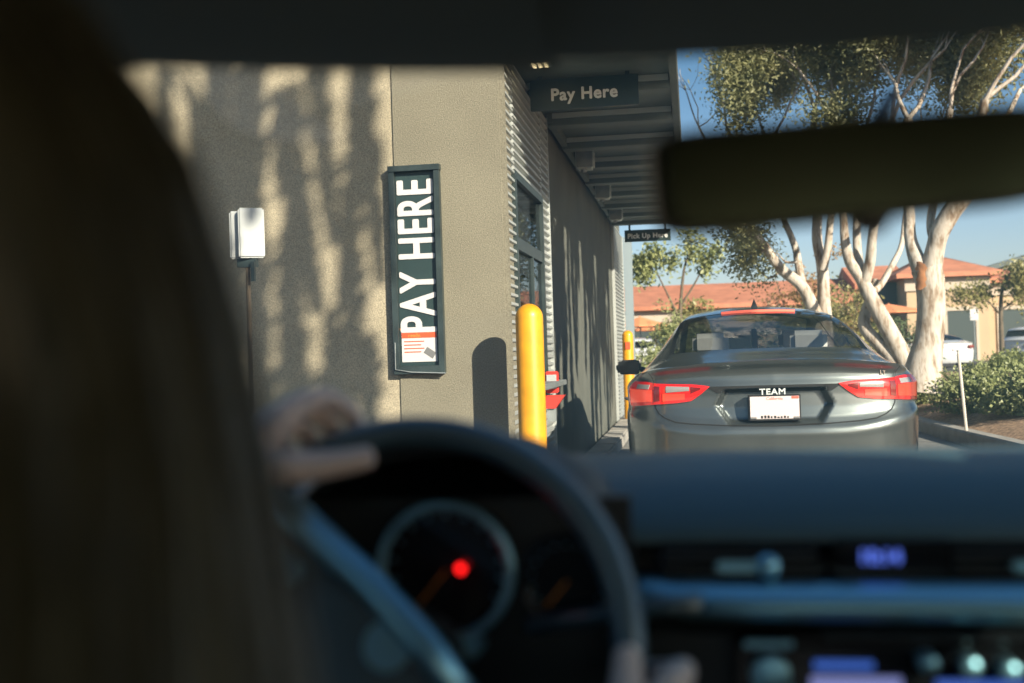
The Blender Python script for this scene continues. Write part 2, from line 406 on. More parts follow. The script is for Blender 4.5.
# canopy
CZ = 3.126; CX1 = -.10
can = P(MB().box(BX-.4, CX1, 7.0, 17.05, CZ, CZ+.09), 'canopy', M['canopy'])
for yb in (7.0, 8.16, 9.25, 10.35, 11.5, 12.6, 13.7, 14.85, 15.9, 16.85):
    P(MB().box(BX, CX1-.005, yb, yb+.18, CZ-.10, CZ-.002), 'canopy_beam', M['canopy'], can, bevel=.006)
    P(MB().box(BX, CX1-.01, yb-.028, yb-.003, CZ-.045, CZ-.004), 'beam_lit_edge', M['canopy_edge'], can)  # pale strip painting the lit edge of each beam
for k in range(32):
    pass
P(MB().box(CX1, CX1+.05, 6.98, 17.07, CZ-.06, CZ+.24), 'fascia', M['canopy'], can)
P(MB().box(CX1+.051, CX1+.06, 6.98, 17.07, CZ-.06, CZ-.03), 'fascia_lit_edge', M['canopy_edge'], can)  # pale strip colouring in the lit lower edge of the fascia
P(MB().box(BX, CX1+.05, 6.93, 6.978, CZ-.06, CZ+.24), 'front_fascia', M['canopy'], can)
P(MB().box(BX+.0, BX+.05, 9.22, 16.8, CZ-.08, CZ-.004), 'wall_rail', M['canopy'], can)
lampf = P(MB().box(-1.02, -.88, 7.36, 7.62, CZ-.03, CZ-.003), 'ceiling_light', M['canopy_edge'], can)
for k in range(3): P(MB().box(-1.0+k*.04, -.98+k*.04, 7.38, 7.60, CZ-.036, CZ-.031), 'light_tube', M['lampwarm'], lampf)
P(MB().box(-1.11, -.97, 19.3, 19.44, 0, 3.08), 'end_post', M['greyblue'])
# wall vents / box lights below the canopy
for i, (yb, lab) in enumerate(((11.0, 'boxy grey light fixture under the canopy, nearer of the two beyond the pay here sign'), (13.25, 'boxy grey light fixture under the canopy, middle one on the dark wall'), (15.5, 'boxy grey light fixture under the canopy, farthest one by the small pick up sign'))):
    t = thing('box_light', lab, 'light fixture', (-.985, yb, CZ-.045), group='box lights along the canopy')
    MB().box(-.075, .10, -.10, .10, -.15, .04).build('housing', M['canopy_edge'], t, bevel=.02)
    MB().box(-.065, .09, -.11, -.1015, -.14, .02).build('front_plate', M['steel'], t)
    MB().box(-.135, -.077, -.04, .04, -.03, .02).build('bracket', M['canopy'], t)
    MB().lathe([(.02, -.175), (.035, -.152)], (0, 0, 0), 12).build('sensor_knob', M['white'], t)

# hanging signs
def hang(name, label, x0, x1, y, z0, z1, s, size, dx=0):
    t = thing(name, label, 'sign', ((x0+x1)/2, y, z0))
    w = (x1-x0)/2; h = z1-z0
    MB().box(-w, w, -.02, .02, 0, h).build('sign_panel', M['sign'], t, bevel=.003)
    for q in (-w+.06, w-.09): MB().box(q, q+.03, -.012, .012, h, h+.12).build('hanger', M['frame'], t)
    text('lettering', s, size, M['signtext'], t, face_minus_y(dx, -.0225, h*.46), bold=.0036*size/.12, spacing=1.08)
    return t
hang('hanging_sign', 'dark overhead sign reading Pay Here hung below the canopy', -1.081, -.317, 8.0, 2.885, 3.10, 'Pay Here', .118, dx=-.0)
hang('hanging_sign', 'small far dark sign reading Pick Up Here below the canopy end', -.95, -.27, 17.0, 2.775, 2.95, 'Pick Up Here', .100)

# PAY HERE wall sign
t = thing('wall_sign', 'tall narrow dark framed sign with vertical white letters PAY HERE on the stucco pier', 'sign', (-1.697, 7.0, 1.062))
H = 1.275
MB().box(-.163, -.128, -.05, -.001, 0, H).box(.128, .163, -.05, -.001, 0, H).box(-.127, .127, -.05, -.001, 0, .05).box(-.165, .167, -.058, -.001, H, H+.035).build('frame', M['frame'], t)
MB().box(-.127, .127, -.014, -.001, .051, H-.001).build('panel', M['sign'], t)
text('lettering', 'PAY HERE', .325, M['whitevinyl'], t, face_minus_y(.012, -.018, .738, PI/2), bold=.0065, sx=.64, spacing=1.08)
st = MB().box(-.115, .112, -.019, -.0145, .075, .285).build('sticker', M['whitevinyl'], t)
MB().box(-.114, .111, -.0195, -.0192, .225, .284).build('sticker_band', M['stickred'], st)
text('sticker_lettering', "We're getting\nready.", .034, M['stickorange'], st, face_minus_y(-.03, -.0205, .258), depth=.0005)
b = MB()
for k in range(4): b.box(-.10, -.10+.13-.02*(k % 2), -.0196, -.0192, .20-k*.022, .207-k*.022)
b.build('sticker_lines', M['stickred'], st)
b = MB(); mm = Matrix.Translation((.065, 0, .13)) @ Matrix.Rotation(.6, 4, 'Y'); b.box(-.035, .035, -.0198, -.0192, -.022, .022, mm); b.build('sticker_terminal', M['stickgrey'], st)
MB().tube([(-.15, -.055, .2), (-.15, -.06, .03), (-.05, -.06, .012), (.17, -.06, -.0)], .004, 6).build('cable', M['steel'], t)

# bollards
def bollard(loc, label, first=None):
    t = thing('bollard', label, 'bollard', loc, group='yellow bollards')
    r = .082; prof = [(r+.004, 0), (r, .03), (r, 1.38)]
    prof += [(r*math.cos(a), 1.38+r*math.sin(a)*1.0) for a in [PI/2*k/7 for k in range(1, 7)]] + [(.003, 1.38+r)]
    MB().lathe(prof, (0, 0, 0), 32).build('post_sleeve', M['yellow'], t, smooth=True)
    MB().lathe([(.15, 0), (.14, .02), (.084, .021)], (0, 0, 0), 24).build('base_collar', M['kerb'], t)
    return t
bollard((-.950, 6.66, 0), 'tall yellow bollard at the building corner beside the pay sign')
b2 = bollard((-.955, 17.0, 0), 'far yellow bollard with a small red sticker beyond the grey sedan mirror')
b2['label'] = 'far yellow bollard with a small red sticker beside the grey sedan'
MB().box(-.03, .04, -.09, -.0825, 1.18, 1.29).build('red_sticker', M['stickred'], b2)

# red card holder on window ledge
t = thing('card_holder', 'small red and white holder box mounted behind the near yellow bollard', 'holder', (-1.035, 8.35, .87))
t.scale = (.8, .8, .8)
MB().box(-.06, .06, -.04, .04, .0, .20).build('box', M['red'], t, bevel=.01)
MB().box(-.045, .045, -.048, -.0405, .04, .17).build('card', M['white'], t)
MB().prism([(-.10, -.02), (.12, -.02), (.03, -.14), (-.06, -.14)], lambda u, v, w: (u, -.06+w, v), .12).build('tray', M['red'], t)
MB().box(-.05, .03, -.03, .03, -.26, -.141).build('leg', M['steel'], t)
MB().box(-.115, -.061, -.02, .02, .05, .15).build('bracket', M['steel'], t)

# white detector box on pole
t = thing('detector_box', 'white plastic detector box on a thin dark pole in front of the shaded wall', 'detector', (-2.24, 5.55, 0))
MB().box(-.045, .085, -.05, -.005, 1.70, 1.955, Matrix.Rotation(.45, 4, 'Z')).build('front_case', M['white'], t, bevel=.008)
MB().box(-.085, .02, .01, .045, 1.70, 1.945, Matrix.Rotation(.45, 4, 'Z')).build('back_case', M['white'], t, bevel=.008)
MB().box(-.05, .05, -.02, .02, 1.655, 1.699).box(.03, .05, -.04, -.021, 1.58, 1.68).build('clamp', M['frame'], t)
MB().tube([(0, 0, 0), (0, 0, 1.655)], .012, 12).build('pole', M['wood'], t)
MB().box(-.09, .09, -.09, .09, 0, .015).build('base_plate', M['frame'], t)

# ------------------------------------------------------------------ cars
def catmull(pts, n):
    pts = np.asarray(pts, float); P_ = np.vstack([2*pts[0]-pts[1], pts, 2*pts[-1]-pts[-2]])
    out = []
    for i in range(len(pts)-1):
        p0, p1, p2, p3 = P_[i:i+4]
        for k in range(n):
            t_ = k/n; out.append(.5*((2*p1)+(-p0+p2)*t_+(2*p0-5*p1+4*p2-p3)*t_*t_+(-p0+3*p1-3*p2+p3)*t_**3))
    out.append(pts[-1]); return np.array(out)
PLAN = catmull([(0, 0), (.3, .008), (.55, .045), (.70, .10), (.80, .19), (.868, .33), (.90, .52), (.917, .8), (.925, 1.3), (.925, 2.4), (.915, 3.5), (.895, 4.0), (.84, 4.45), (.70, 4.74), (.45, 4.87), (0, 4.92)], 24)
PL = np.concatenate([[0], np.cumsum(np.linalg.norm(np.diff(PLAN, axis=0), axis=1))])
AMAX = PL[-1]
def plan(a):
    s = 1 if a >= 0 else -1; a = abs(a)
    x = np.interp(a, PL, PLAN[:, 0]); y = np.interp(a, PL, PLAN[:, 1])
    e = .02; x1 = np.interp(a+e, PL, PLAN[:, 0]); y1 = np.interp(a+e, PL, PLAN[:, 1]); x0 = np.interp(max(0, a-e), PL, PLAN[:, 0]); y0 = np.interp(max(0, a-e), PL, PLAN[:, 1])
    if a < e: x0 = -x1; y0 = y1
    if a > AMAX-e: x1 = -x0; y1 = y0
    dx, dy = x1-x0, y1-y0; l = math.hypot(dx, dy); nx, ny = -dy/l, dx/l   # inward normal
    return s*x, y, s*nx, ny
def smooth01(t_): t_ = min(1, max(0, t_)); return t_*t_*(3-2*t_)
def make_car(root, p, paint, fine=True):
    """p: dict(rows, ztop fn, ...)"""
    sc = p.get('scale', (1, 1, 1))
    def T(v): return (v[0]*sc[0], v[1]*sc[1], v[2]*sc[2])
    crease = lambda a: .635 + .10*smooth01((abs(a)-.35)/.75)
    ztop = lambda a: np.interp(abs(a), [0, .4, .75, .95, 1.4, 2.5, 4.2, 4.8, 5.3, 5.9], [1.078, 1.070, 1.035, 1.012, 1.0, .985, .93, .86, .76, .72])
    if 'ztop' in p: ztop = p['ztop']
    rz_ = [.20, .30, .42, .52, .58, .615, .645, .68, .72, .78, .86, .92, .93, .96, 1.0, 1.03, 1.062, 1.078]
    rv_ = [.11, .06, .03, .018, .010, .003, .008, .030, .050, .060, .064, .062, .066, .078, .080, .062, .026, .014]
    sv_ = [.07, .03, .012, .004, .001, .0, .002, .008, .010, .006, .004, .004, .005, .012, .03, .05, .075, .095]
    def Sf(a, z, off=0.0):
        x, y, nx, ny = plan(a); c = crease(a)
        zr = z
        if z < .9: # crease shift
            zr = z - (c-.635)*max(0, 1-abs(z-c)/.26) if z > .38 else z
        zz = z
        wy = ny*abs(ny) if ny > 0 else 0.0; wx = 1-abs(ny)
        d = (max(0, ny))*np.interp(zr, rz_, rv_) + wx*np.interp(zr, rz_, sv_)
        if ny < 0: d += (-ny)*np.interp(z, [.2, .5, .7, .8, 1.08], [.06, .0, .02, .08, .3])
        # plate recess
        if p.get('recess', True) and ny > .8:
            hw = .375 - .07*abs((z-.80)/.13) if z > .80 else .375 - .09*((.80-z)/.13)
            inx = min((hw-abs(x))/.035, (z-.672)/.030, (.905-z)/.012)
            d += .065*smooth01(inx)
        if z > .9: zz = .9+(z-.9)/(1.078-.9)*(ztop(a)-.9)
        d -= off
        return (x+nx*d, y+ny*d, zz)
    da = .0125 if fine else .06
    aa = [k*da for k in range(int(1.15/da))]; a_ = aa[-1]
    while a_ < AMAX-.05: a_ += (.045 if fine else .12); aa.append(min(a_, AMAX))
    if aa[-1] < AMAX: aa.append(AMAX)
    A = [-q for q in reversed(aa[1:])] + aa
    nz = 76 if fine else 22
    Z = [.2+(1.078-.2)*k/nz for k in range(nz+1)]
    wheels = [(p.get('wy', (1.07, 3.88))[0], .345), (p.get('wy', (1.07, 3.88))[1], .345)]
    rows = [[Sf(a, z) for a in A] for z in Z]
    def msk(i, j):
        v = rows[i][j]
        return not any((v[1]-wy)**2+(v[2]-wz)**2 < .375**2 and abs(v[0]) > .7 for wy, wz in wheels)
    mb = MB(); mb.grid([[T(v) for v in r_] for r_ in rows], mask=msk)
    mb.build('body', paint, root, smooth=True, angle=38)
    mb = MB(); pts = [Sf(a, .2) for a in A[::4]]
    mb.add([T((v[0]*.97, v[1]*.98+.03, .24)) for v in pts], [tuple(range(len(pts)))])
    # wheel wells
    for s in (-1, 1):
        for wy, wz in wheels:
            mb.lathe([(.372, -.12), (.372, .14)], T((s*.74, wy, wz)), 24, Matrix.Rotation(PI/2, 3, 'Y'))
    mb.build('underbody', M['seam'], root)
    # top surface
    AC = .86
    rowsC = p['rows']   # (a_end, D, u_r, zr, zc)
    def top_row(ae, D, ur, zr_, zc_, v):
        """v in [-1,1]"""
        s = 1 if v >= 0 else -1; vv = abs(v)
        xe, ye, _ = Sf(ae, 1.078)
        ze = ztop(ae)
        if vv < .72: u = ur*vv/.72
        else: u = ur+(1-ur)*(vv-.72)/.28
        x = xe*u
        y = ye - D*(1-u*u)
        if u <= ur: z = zc_-(zc_-zr_)*(u/ur)**2.4
        else:
            f = (u-ur)/(1-ur); z = zr_+(ze-zr_)*(f**.92)
            if zr_-ze < .06: z = zr_+(ze-zr_)*f
        return (s*x, y, z)
    V = np.concatenate([np.linspace(-1, -.72, 9)[:-1], np.linspace(-.72, .72, 37), np.linspace(.72, 1, 9)[1:]]) if fine else np.concatenate([np.linspace(-1, -.72, 4)[:-1], np.linspace(-.72, .72, 13), np.linspace(.72, 1, 4)[1:]])
    nsub = 8 if fine else 3
    prm = catmull([r_[:] for r_ in rowsC], nsub)
    def corner_row(v):
        a = v*rowsC[0][0]
        return Sf(a, 1.078)
    G = []
    for i, q in enumerate(prm):
        row = []
        for v in V:
            pt = np.array(top_row(*q, v))
            w = max(0, 1-i/(nsub*1.0))
            if w > 0:
                cr = np.array(corner_row(v)); 
                # blend with rear contour
                pt = cr*w+pt*(1-w) if i else cr
            row.append(tuple(pt))
        G.append(row)
    # smoothing across rows/cols
    Ga = np.array(G)
    for it in range(2 if fine else 0):
        B = Ga.copy(); B[2:-1, 1:-1] = (Ga[2:-1, 1:-1]*2+Ga[2:-1, :-2]+Ga[2:-1, 2:])/4; Ga = B
    G = [[T(tuple(v)) for v in r_] for r_ in Ga]
    par = lambda i: i/nsub
    def region(i, j):
        r_ = (i+.5)/nsub; v = (V[j]+V[j+1])/2; av = abs(v)
        g0, g1 = p['rearglass']; w0, w1 = p['windscreen']; s0, s1 = p['sideglass']
        vb = p.get('gv', .60)
        if g0 <= r_ <= g1:
            if av < vb: return 'rear'
            if av < vb+.03 and fine: return 'trim'
        if g1 < r_ < g1+.14 and fine and av < vb+.03: return 'trim'
        if w0 <= r_ <= w1 and av < .68: return 'front'
        if s0 <= r_ <= s1 and .77 < av < .97:
            if any(abs(r_-q) < .06 for q in p.get('pill', ())): return 'trim'
            return 'side'
        return 'body'
    for reg, nm, m_ in (('body', 'roof_shell', paint), ('rear', 'rear_window', M['carglass']), ('front', 'windscreen', M['carglass']), ('trim', 'window_trim', M['blackp'])):
        mb = MB(); mb.grid(G, mask=lambda i, j: region(i, j) == reg)
        if any(region(i, j) == reg for i in range(len(G)-1) for j in range(len(V)-1)):
            mb.build(nm, m_, root, smooth=True, angle=45)
    for sgn in (-1, 1):
        mb = MB(); mb.grid(G, mask=lambda i, j: region(i, j) == 'side' and V[j]*sgn > 0)
        mb.build('side_window', M['carglass'], root, smooth=True)
    # wheels
    for s in (-1, 1):
        for wy, wz in wheels:
            c = T((s*.80, wy, wz)); rm = Matrix.Rotation(s*PI/2, 3, 'Y')
            w = MB().lathe([(.21, -.10), (.32, -.10), (.335, -.06), (.335, .06), (.32, .10), (.21, .10)], c, 28, rm).build('wheel', M['tyre'], root, smooth=True, angle=40)
            rb = MB(); rb.lathe([(.215, .05), (.215, .09), (.20, .06)], c, 28, rm)
            for k in range(5):
                rb.box(-.03, .03, 0, .2, .055, .085, Matrix.Translation(c) @ rm.to_4x4() @ Matrix.Rotation(k*2*PI/5, 4, 'Z'))
            rb.lathe([(.05, .05), (.05, .095)], c, 14, rm)
            rb.build('rim', M['rim'], w)
    return Sf, T, G, V, prm, top_row

SEDAN = dict(rows=[(.86, .10, .75, 1.05, 1.078), (1.05, .17, .78, 1.085, 1.105), (1.36, .22, .76, 1.13, 1.155), (1.82, .22, .715, 1.265, 1.305), (2.30, .19, .67, 1.365, 1.415), (2.80, .12, .64, 1.415, 1.475), (3.35, .05, .63, 1.43, 1.49), (3.85, -.02, .635, 1.40, 1.465), (4.3, -.15, .68, 1.22, 1.27), (4.72, -.28, .74, 1.01, 1.04), (5.05, -.2, .75, .93, .97), (5.4, -.1, .75, .80, .86), (5.75, -.02, .75, .73, .76)],
             rearglass=(2.0, 4.10), windscreen=(7.1, 8.9), sideglass=(3.2, 8.3), pill=(4.9, 6.3), gv=.69)

SEDAN_W = dict(SEDAN); SEDAN_W['scale'] = (1, 1, 1)
PLAN[:, 0] *= 1.05
car = thing('grey_sedan', 'dark grey sedan stopped ahead in the lane with glowing red taillights', 'car', (.492, 7.25, 0), R(0))
Sf, T_, G, V, prm, top_row = make_car(car, SEDAN, M['paint'])
def patch(poly_top, poly_bot, a0, a1, off, name, m, parent, n=40, nz=6, thick=.004):
    """patch on the body between two curves z_top(a) z_bot(a)"""
    r0 = []; r1 = []
    for i in range(n+1):
        a = a0+(a1-a0)*i/n; zt = np.interp(a, *zip(*poly_top)); zb = np.interp(a, *zip(*poly_bot))
        if zt-zb < .001: zt = zb+.001
        r0.append([Sf(a, zb+(zt-zb)*k/nz, off) for k in range(nz+1)])
    mb = MB(); mb.grid(r0)
    # rim sides
    rim = [[q for q in (r_[0], )] for r_ in r0]
    def skirt(line):   # line: list of (a,z)
        return [[Sf(a, z, off), Sf(a, z, -.006)] for a, z in line]
    tl = [(a0+(a1-a0)*i/n) for i in range(n+1)]
    mb.grid(skirt([(a, float(np.interp(a, *zip(*poly_top)))) for a in tl])); mb.grid(skirt([(a, float(np.interp(a, *zip(*poly_bot)))) for a in tl]))
    for ae in (a0, a1):
        mb.grid(skirt([(ae, float(np.interp(ae, *zip(*poly_bot)))+k/nz*(float(np.interp(ae, *zip(*poly_top)))-float(np.interp(ae, *zip(*poly_bot))))) for k in range(nz+1)]))
    return mb.build(name, m, parent, smooth=True, angle=50)
def ribbon(path, w, off, name, m, parent, res=.02):
    """thin dark line on the body along (a,z) path"""
    pts = []
    for i in range(len(path)-1):
        (a0, z0), (a1, z1) = path[i], path[i+1]; k = max(1, int(math.hypot(a1-a0, z1-z0)/res))
        for j in range(k): pts.append((a0+(a1-a0)*j/k, z0+(z1-z0)*j/k))
    pts.append(path[-1]); rows = []
    for i, (a, z) in enumerate(pts):
        p0 = pts[max(0, i-1)]; p1 = pts[min(len(pts)-1, i+1)]; dx, dz = p1[0]-p0[0], p1[1]-p0[1]; l = math.hypot(dx, dz); nx, nz_ = -dz/l*w/2, dx/l*w/2
        rows.append([Sf(a-nx, z-nz_, off), Sf(a+nx, z+nz_, off)])
    MB().grid(rows).build(name, m, parent, smooth=True)
for s in (-1, 1):
    f = lambda L_: sorted([(s*a, z) for a, z in L_])
    ai, ao = .385, 1.08
    top = [(.385, .925), (.49, .942), (.62, .950), (.75, .962), (.85, .985), (.93, .995), (1.0, 1.0), (1.04, .97), (1.08, .93)]
    bot = [(.385, .920), (.44, .873), (.50, .832), (.60, .820), (.75, .812), (.90, .803), (1.0, .798), (1.06, .802), (1.08, .84)]
    lo, hi = sorted((s*ai, s*ao))
    tl = patch(f(top), f(bot), lo, hi, .012, 'taillight', M['lampred'], car)
    ins = lambda L_, d: [(a, z+d) for a, z in L_]
    def sub(nm, a0, a1, t0, t1, b0, b1, m_, off=.016):
        l_, h_ = sorted((s*a0, s*a1)); patch(f([(a0, t0), (a1, t1)]), f([(a0, b0), (a1, b1)]), l_, h_, off, nm, m_, tl, n=10, nz=3)
    sub('reversing_lens', .51, .665, .925, .936, .897, .888, M['lampclear'])
    sub('reversing_lens', .80, .93, .955, .968, .915, .922, M['lampclear'])
    sub('inner_glow', .54, .69, .880, .880, .842, .832, M['lampglow'])
    sub('outer_glow', .775, 1.02, .905, .92, .832, .820, M['lampglow'])
    sub('dark_divider', .715, .757, .935, .940, .836, .83, M['lampdark'])
    sub('dark_tip', .44, .50, .916, .925, .905, .880, M['lampdark'])
    # trunk seam: from lip down through lamp, curving to the centre
    ribbon([(s*.79, 1.06), (s*.775, 1.0), (s*.765, .965)], .006, .0165, 'panel_seam', M['seam'], car)
    ribbon([(s*.765, .965), (s*.762, .815)], .004, .019, 'panel_seam', M['seam'], car)
    ribbon([(s*.762, .815), (s*.752, .79), (s*.72, .752), (s*.67, .725), (s*.60, .700), (s*.5, .688), (s*.3, .676), (0, .672-.003)], .007, .003, 'panel_seam', M['seam'], car)
# dark upper slot of plate recess
patch([(-.41, .922), (.41, .922)], [(-.41, .921), (-.34, .877), (.34, .877), (.41, .921)], -.40, .40, .004, 'handle_recess', M['seam'], car, n=40, nz=3)
# side chrome-grey strips of the hexagon
# plate
pc = Vector((0, .055, .782))
pl = MB().box(-.160, .160, .045-.012, .10, .70, .862).build('plate_frame', M['blackp'], car, bevel=.004)
MB().box(-.150, .150, .0285, .0325, .712, .852).build('number_plate', M['plate'], pl)
text('plate_state_lettering', 'California', .026, M['platered'], pl, face_minus_y(0, .0275, .838), depth=.0004)
MB().box(.105, .148, .0262, .0282, .836, .851).build('plate_sticker', M['platered'], pl)
text('frame_lettering', 'TEAM', .052, M['platetext'], pl, face_minus_y(-.01, .030, .880), bold=.0015, sx=1.15, spacing=1.1)
b = MB(); rg = random.Random(5)
for k in range(9):
    b.box(-.085+k*.02, -.076+k*.02+rg.uniform(0, .004), .0262, .0282, .716, .716+rg.uniform(.008, .018))
b.build('plate_frame_marks', M['seam'], pl)
for q in (-.149, .113): MB().box(q, q+.036, .0262, .0282, .713, .724).build('plate_clip', M['stickgrey'], pl)
# badge
_, _, _, _ = plan(.62)
v = Sf(.68, 1.0, .004)
ang = math.atan2(plan(.68)[2], plan(.68)[3])
text('badge', 'LT', .038, M['chrome'], car, Matrix.Translation(v) @ Matrix.Rotation(-ang, 4, 'Z') @ Matrix.Rotation(PI/2, 4, 'X'), depth=.003, bold=.001)
# top points helper on the car shell
def top_at(r_, v):
    q = [np.interp(r_, range(len(SEDAN['rows'])), [w[k] for w in SEDAN['rows']]) for k in range(5)]
    return Vector(top_row(*q, v))
# high brake light
n = 24; rows = []
for k in range(n+1):
    v = -.335+.67*k/n; a = top_at(4.14, v); c = top_at(4.28, v)
    rows.append([a+Vector((0, -.01, .002)), a+Vector((0, -.012, .017)), c+Vector((0, .01, .015)), c+Vector((0, .02, .0))])
MB().grid(rows).build('high_brake_light', M['brake'], car, smooth=True)
# antenna fin
c = top_at(5.0, 0)
MB().add([c+Vector(q) for q in ((-.03, 0, -.005), (.03, 0, -.005), (.012, .16, -.005), (-.012, .16, -.005), (0, .03, .075), (0, .012, .072))], [(0, 1, 5), (1, 2, 4, 5), (2, 3, 4), (3, 0, 5, 4)]).build('antenna_fin', M['blackp'], car)
# door mirrors
for s in (-1, 1):
    m_ = MB().prism([(a_*.115, b_*.070) for a_, b_ in ((-1, -.5), (-.8, -.95), (.6, -1), (1, -.7), (1, .7), (.7, 1), (-.6, .95), (-1, .5))], lambda u, v, w: (s*(1.09-u), 3.36+w, 1.01+v), .12).build('door_mirror', M['blackp'], car, bevel=.02)
    MB().prism([(a_*.098, b_*.056) for a_, b_ in ((-1, -.5), (-.8, -.95), (.6, -1), (1, -.7), (1, .7), (.7, 1), (-.6, .95), (-1, .5))], lambda u, v, w: (s*(1.09-u), 3.356+w, 1.01+v), .003).build('mirror_glass', M['gloss'], m_)
    MB().tube([(s*.88, 3.46, .96), (s*.98, 3.44, .99)], .025, 8).build('mirror_stalk', M['blackp'], car)
    MB().tube([Sf(s*2.0, .80, .028), Sf(s*2.1, .805, .045), Sf(s*2.2, .80, .028)], .010, 6).build('door_handle', M['chrome'], car)
# interior
for (x, y) in ((-.36, 1.48), (.36, 1.48), (-.36, 2.62), (.36, 2.62)):
    hr = MB().box(-.135, .135, -.05, .05, -.07, .09, Matrix.Translation((x, y, 1.15 if y < 2 else 1.17))).build('headrest', M['seatpale'], car, bevel=.035)
    hr.location = (0, 0, .035)
    for q in (-.06, .06): MB().tube([(x+q, y, 1.0), (x+q, y, 1.09)], .008, 6).build('headrest_post', M['chrome'], hr)
MB().box(-.62, .62, 1.46, 1.58, .5, 1.04).build('rear_seat', M['seatpale'], car, bevel=.04)
for x in (-.36, .36): MB().box(x-.24, x+.24, 2.58, 2.70, .5, 1.05).build('front_seat', M['seatdark'], car, bevel=.04)
MB().box(-.68, .68, .62, 1.44, 1.035, 1.06).build('parcel_shelf', M['seatdark'], car)
MB().box(-.70, .70, 3.55, 3.95, .8, 1.02).build('dashboard', M['seatdark'], car, bevel=.03)
MB().box(-.7, .7, .8, 3.6, .28, .32).build('cabin_floor', M['seatdark'], car)
MB().box(.02, .065, 2.95, 3.0, 1.10, 1.32).build('rear_view_mirror', M['white'], car)

# ---- parked cars far away
def far_car(name, label, loc, rz, kind, paint, ref=None):
    t = thing(name, label, 'car', loc, rz, group='white cars in the parking lot')
    p = dict(SEDAN); p['recess'] = False; p['gv'] = .66
    if kind == 'suv':
        p['rows'] = [(.86, .05, .75, 1.05, 1.078), (1.0, .12, .80, 1.13, 1.15), (1.12, .16, .80, 1.25, 1.27), (1.25, .16, .78, 1.42, 1.45), (1.45, .16, .76, 1.56, 1.60), (2.3, .10, .75, 1.60, 1.66), (3.2, .05, .74, 1.61, 1.67), (3.7, -.02, .73, 1.57, 1.63), (4.3, -.15, .74, 1.25, 1.30), (4.72, -.28, .76, 1.01, 1.06), (5.05, -.2, .77, .95, .99), (5.4, -.1, .75, .82, .88), (5.75, -.02, .75, .73, .76)]
        p['rearglass'] = (1.6, 3.4); p['sideglass'] = (3.6, 8.3); p['pill'] = (4.6, 5.6)
    make_car(t, p, paint, fine=False)
    for s in (-1, 1):
        MB().box(s*.66-.13, s*.66+.13, .02, .20, .80, .94, None).build('taillight', M['lampdark'], t, bevel=.03)
        MB().box(s*.66-.13, s*.66+.13, 4.62, 4.80, .62, .70, None).build('headlight', M['lampclear'], t, bevel=.02)
        MB().box(s*1.0-.1, s*1.0+.1, 3.36, 3.46, .96, 1.08).build('door_mirror', paint, t, bevel=.03)
    MB().box(-.16, .16, -.012, .03, .70, .80).build('number_plate', M['plate'], t)
    return t
far_car('parked_car', 'white sedan parked with its back turned, just right of the thick pale trunk', (10.9, 50, 0), R(14), 'sedan', M['silverp'])
far_car('parked_car', 'white tall hatchback with dark windows parked at the right edge of the lot', (13.6, 51.5, 0), R(-48), 'suv', M['silverp'])
far_car('parked_car', 'white car half hidden behind the leaning pale trunk', (8.6, 50, 0), R(14), 'sedan', M['silverp'])
far_car('parked_car', 'small white car seen far off between the yellow bollard and the grey sedan', (-2.15, 46, 0), R(8), 'suv', M['silverp'])

# ------------------------------------------------------------------ vegetation
def grow(rg, pos, d, length, r, level, tubes, tips, spread=.5, up=.15, split=(2, 3), seg=4, wob=.18, taper=.6):
    pts = [pos.copy()]; rad = [r]; p = pos.copy(); dd = d.copy()
    for k in range(seg):
        dd = (dd + Vector((rg.gauss(0, wob), rg.gauss(0, wob), rg.gauss(0, wob)+up*.3))).normalized()
        p = p + dd*length/seg; pts.append(p.copy()); rad.append(r*(1-(1-taper)*(k+1)/seg))
        if level <= 1: tips.append((p.copy(), dd.copy(), level))
    tubes.append((pts, rad))
    if level > 0:
        for q in range(rg.randint(*split)):
            dv = (dd + Vector((rg.gauss(0, spread), rg.gauss(0, spread), rg.gauss(0, spread*.6)+up))).normalized()
            grow(rg, p, dv, length*rg.uniform(.62, .85), rad[-1]*rg.uniform(.6, .85), level-1, tubes, tips, spread, up, split, seg, wob, taper)
    else: tips.append((p.copy(), dd.copy(), -1))
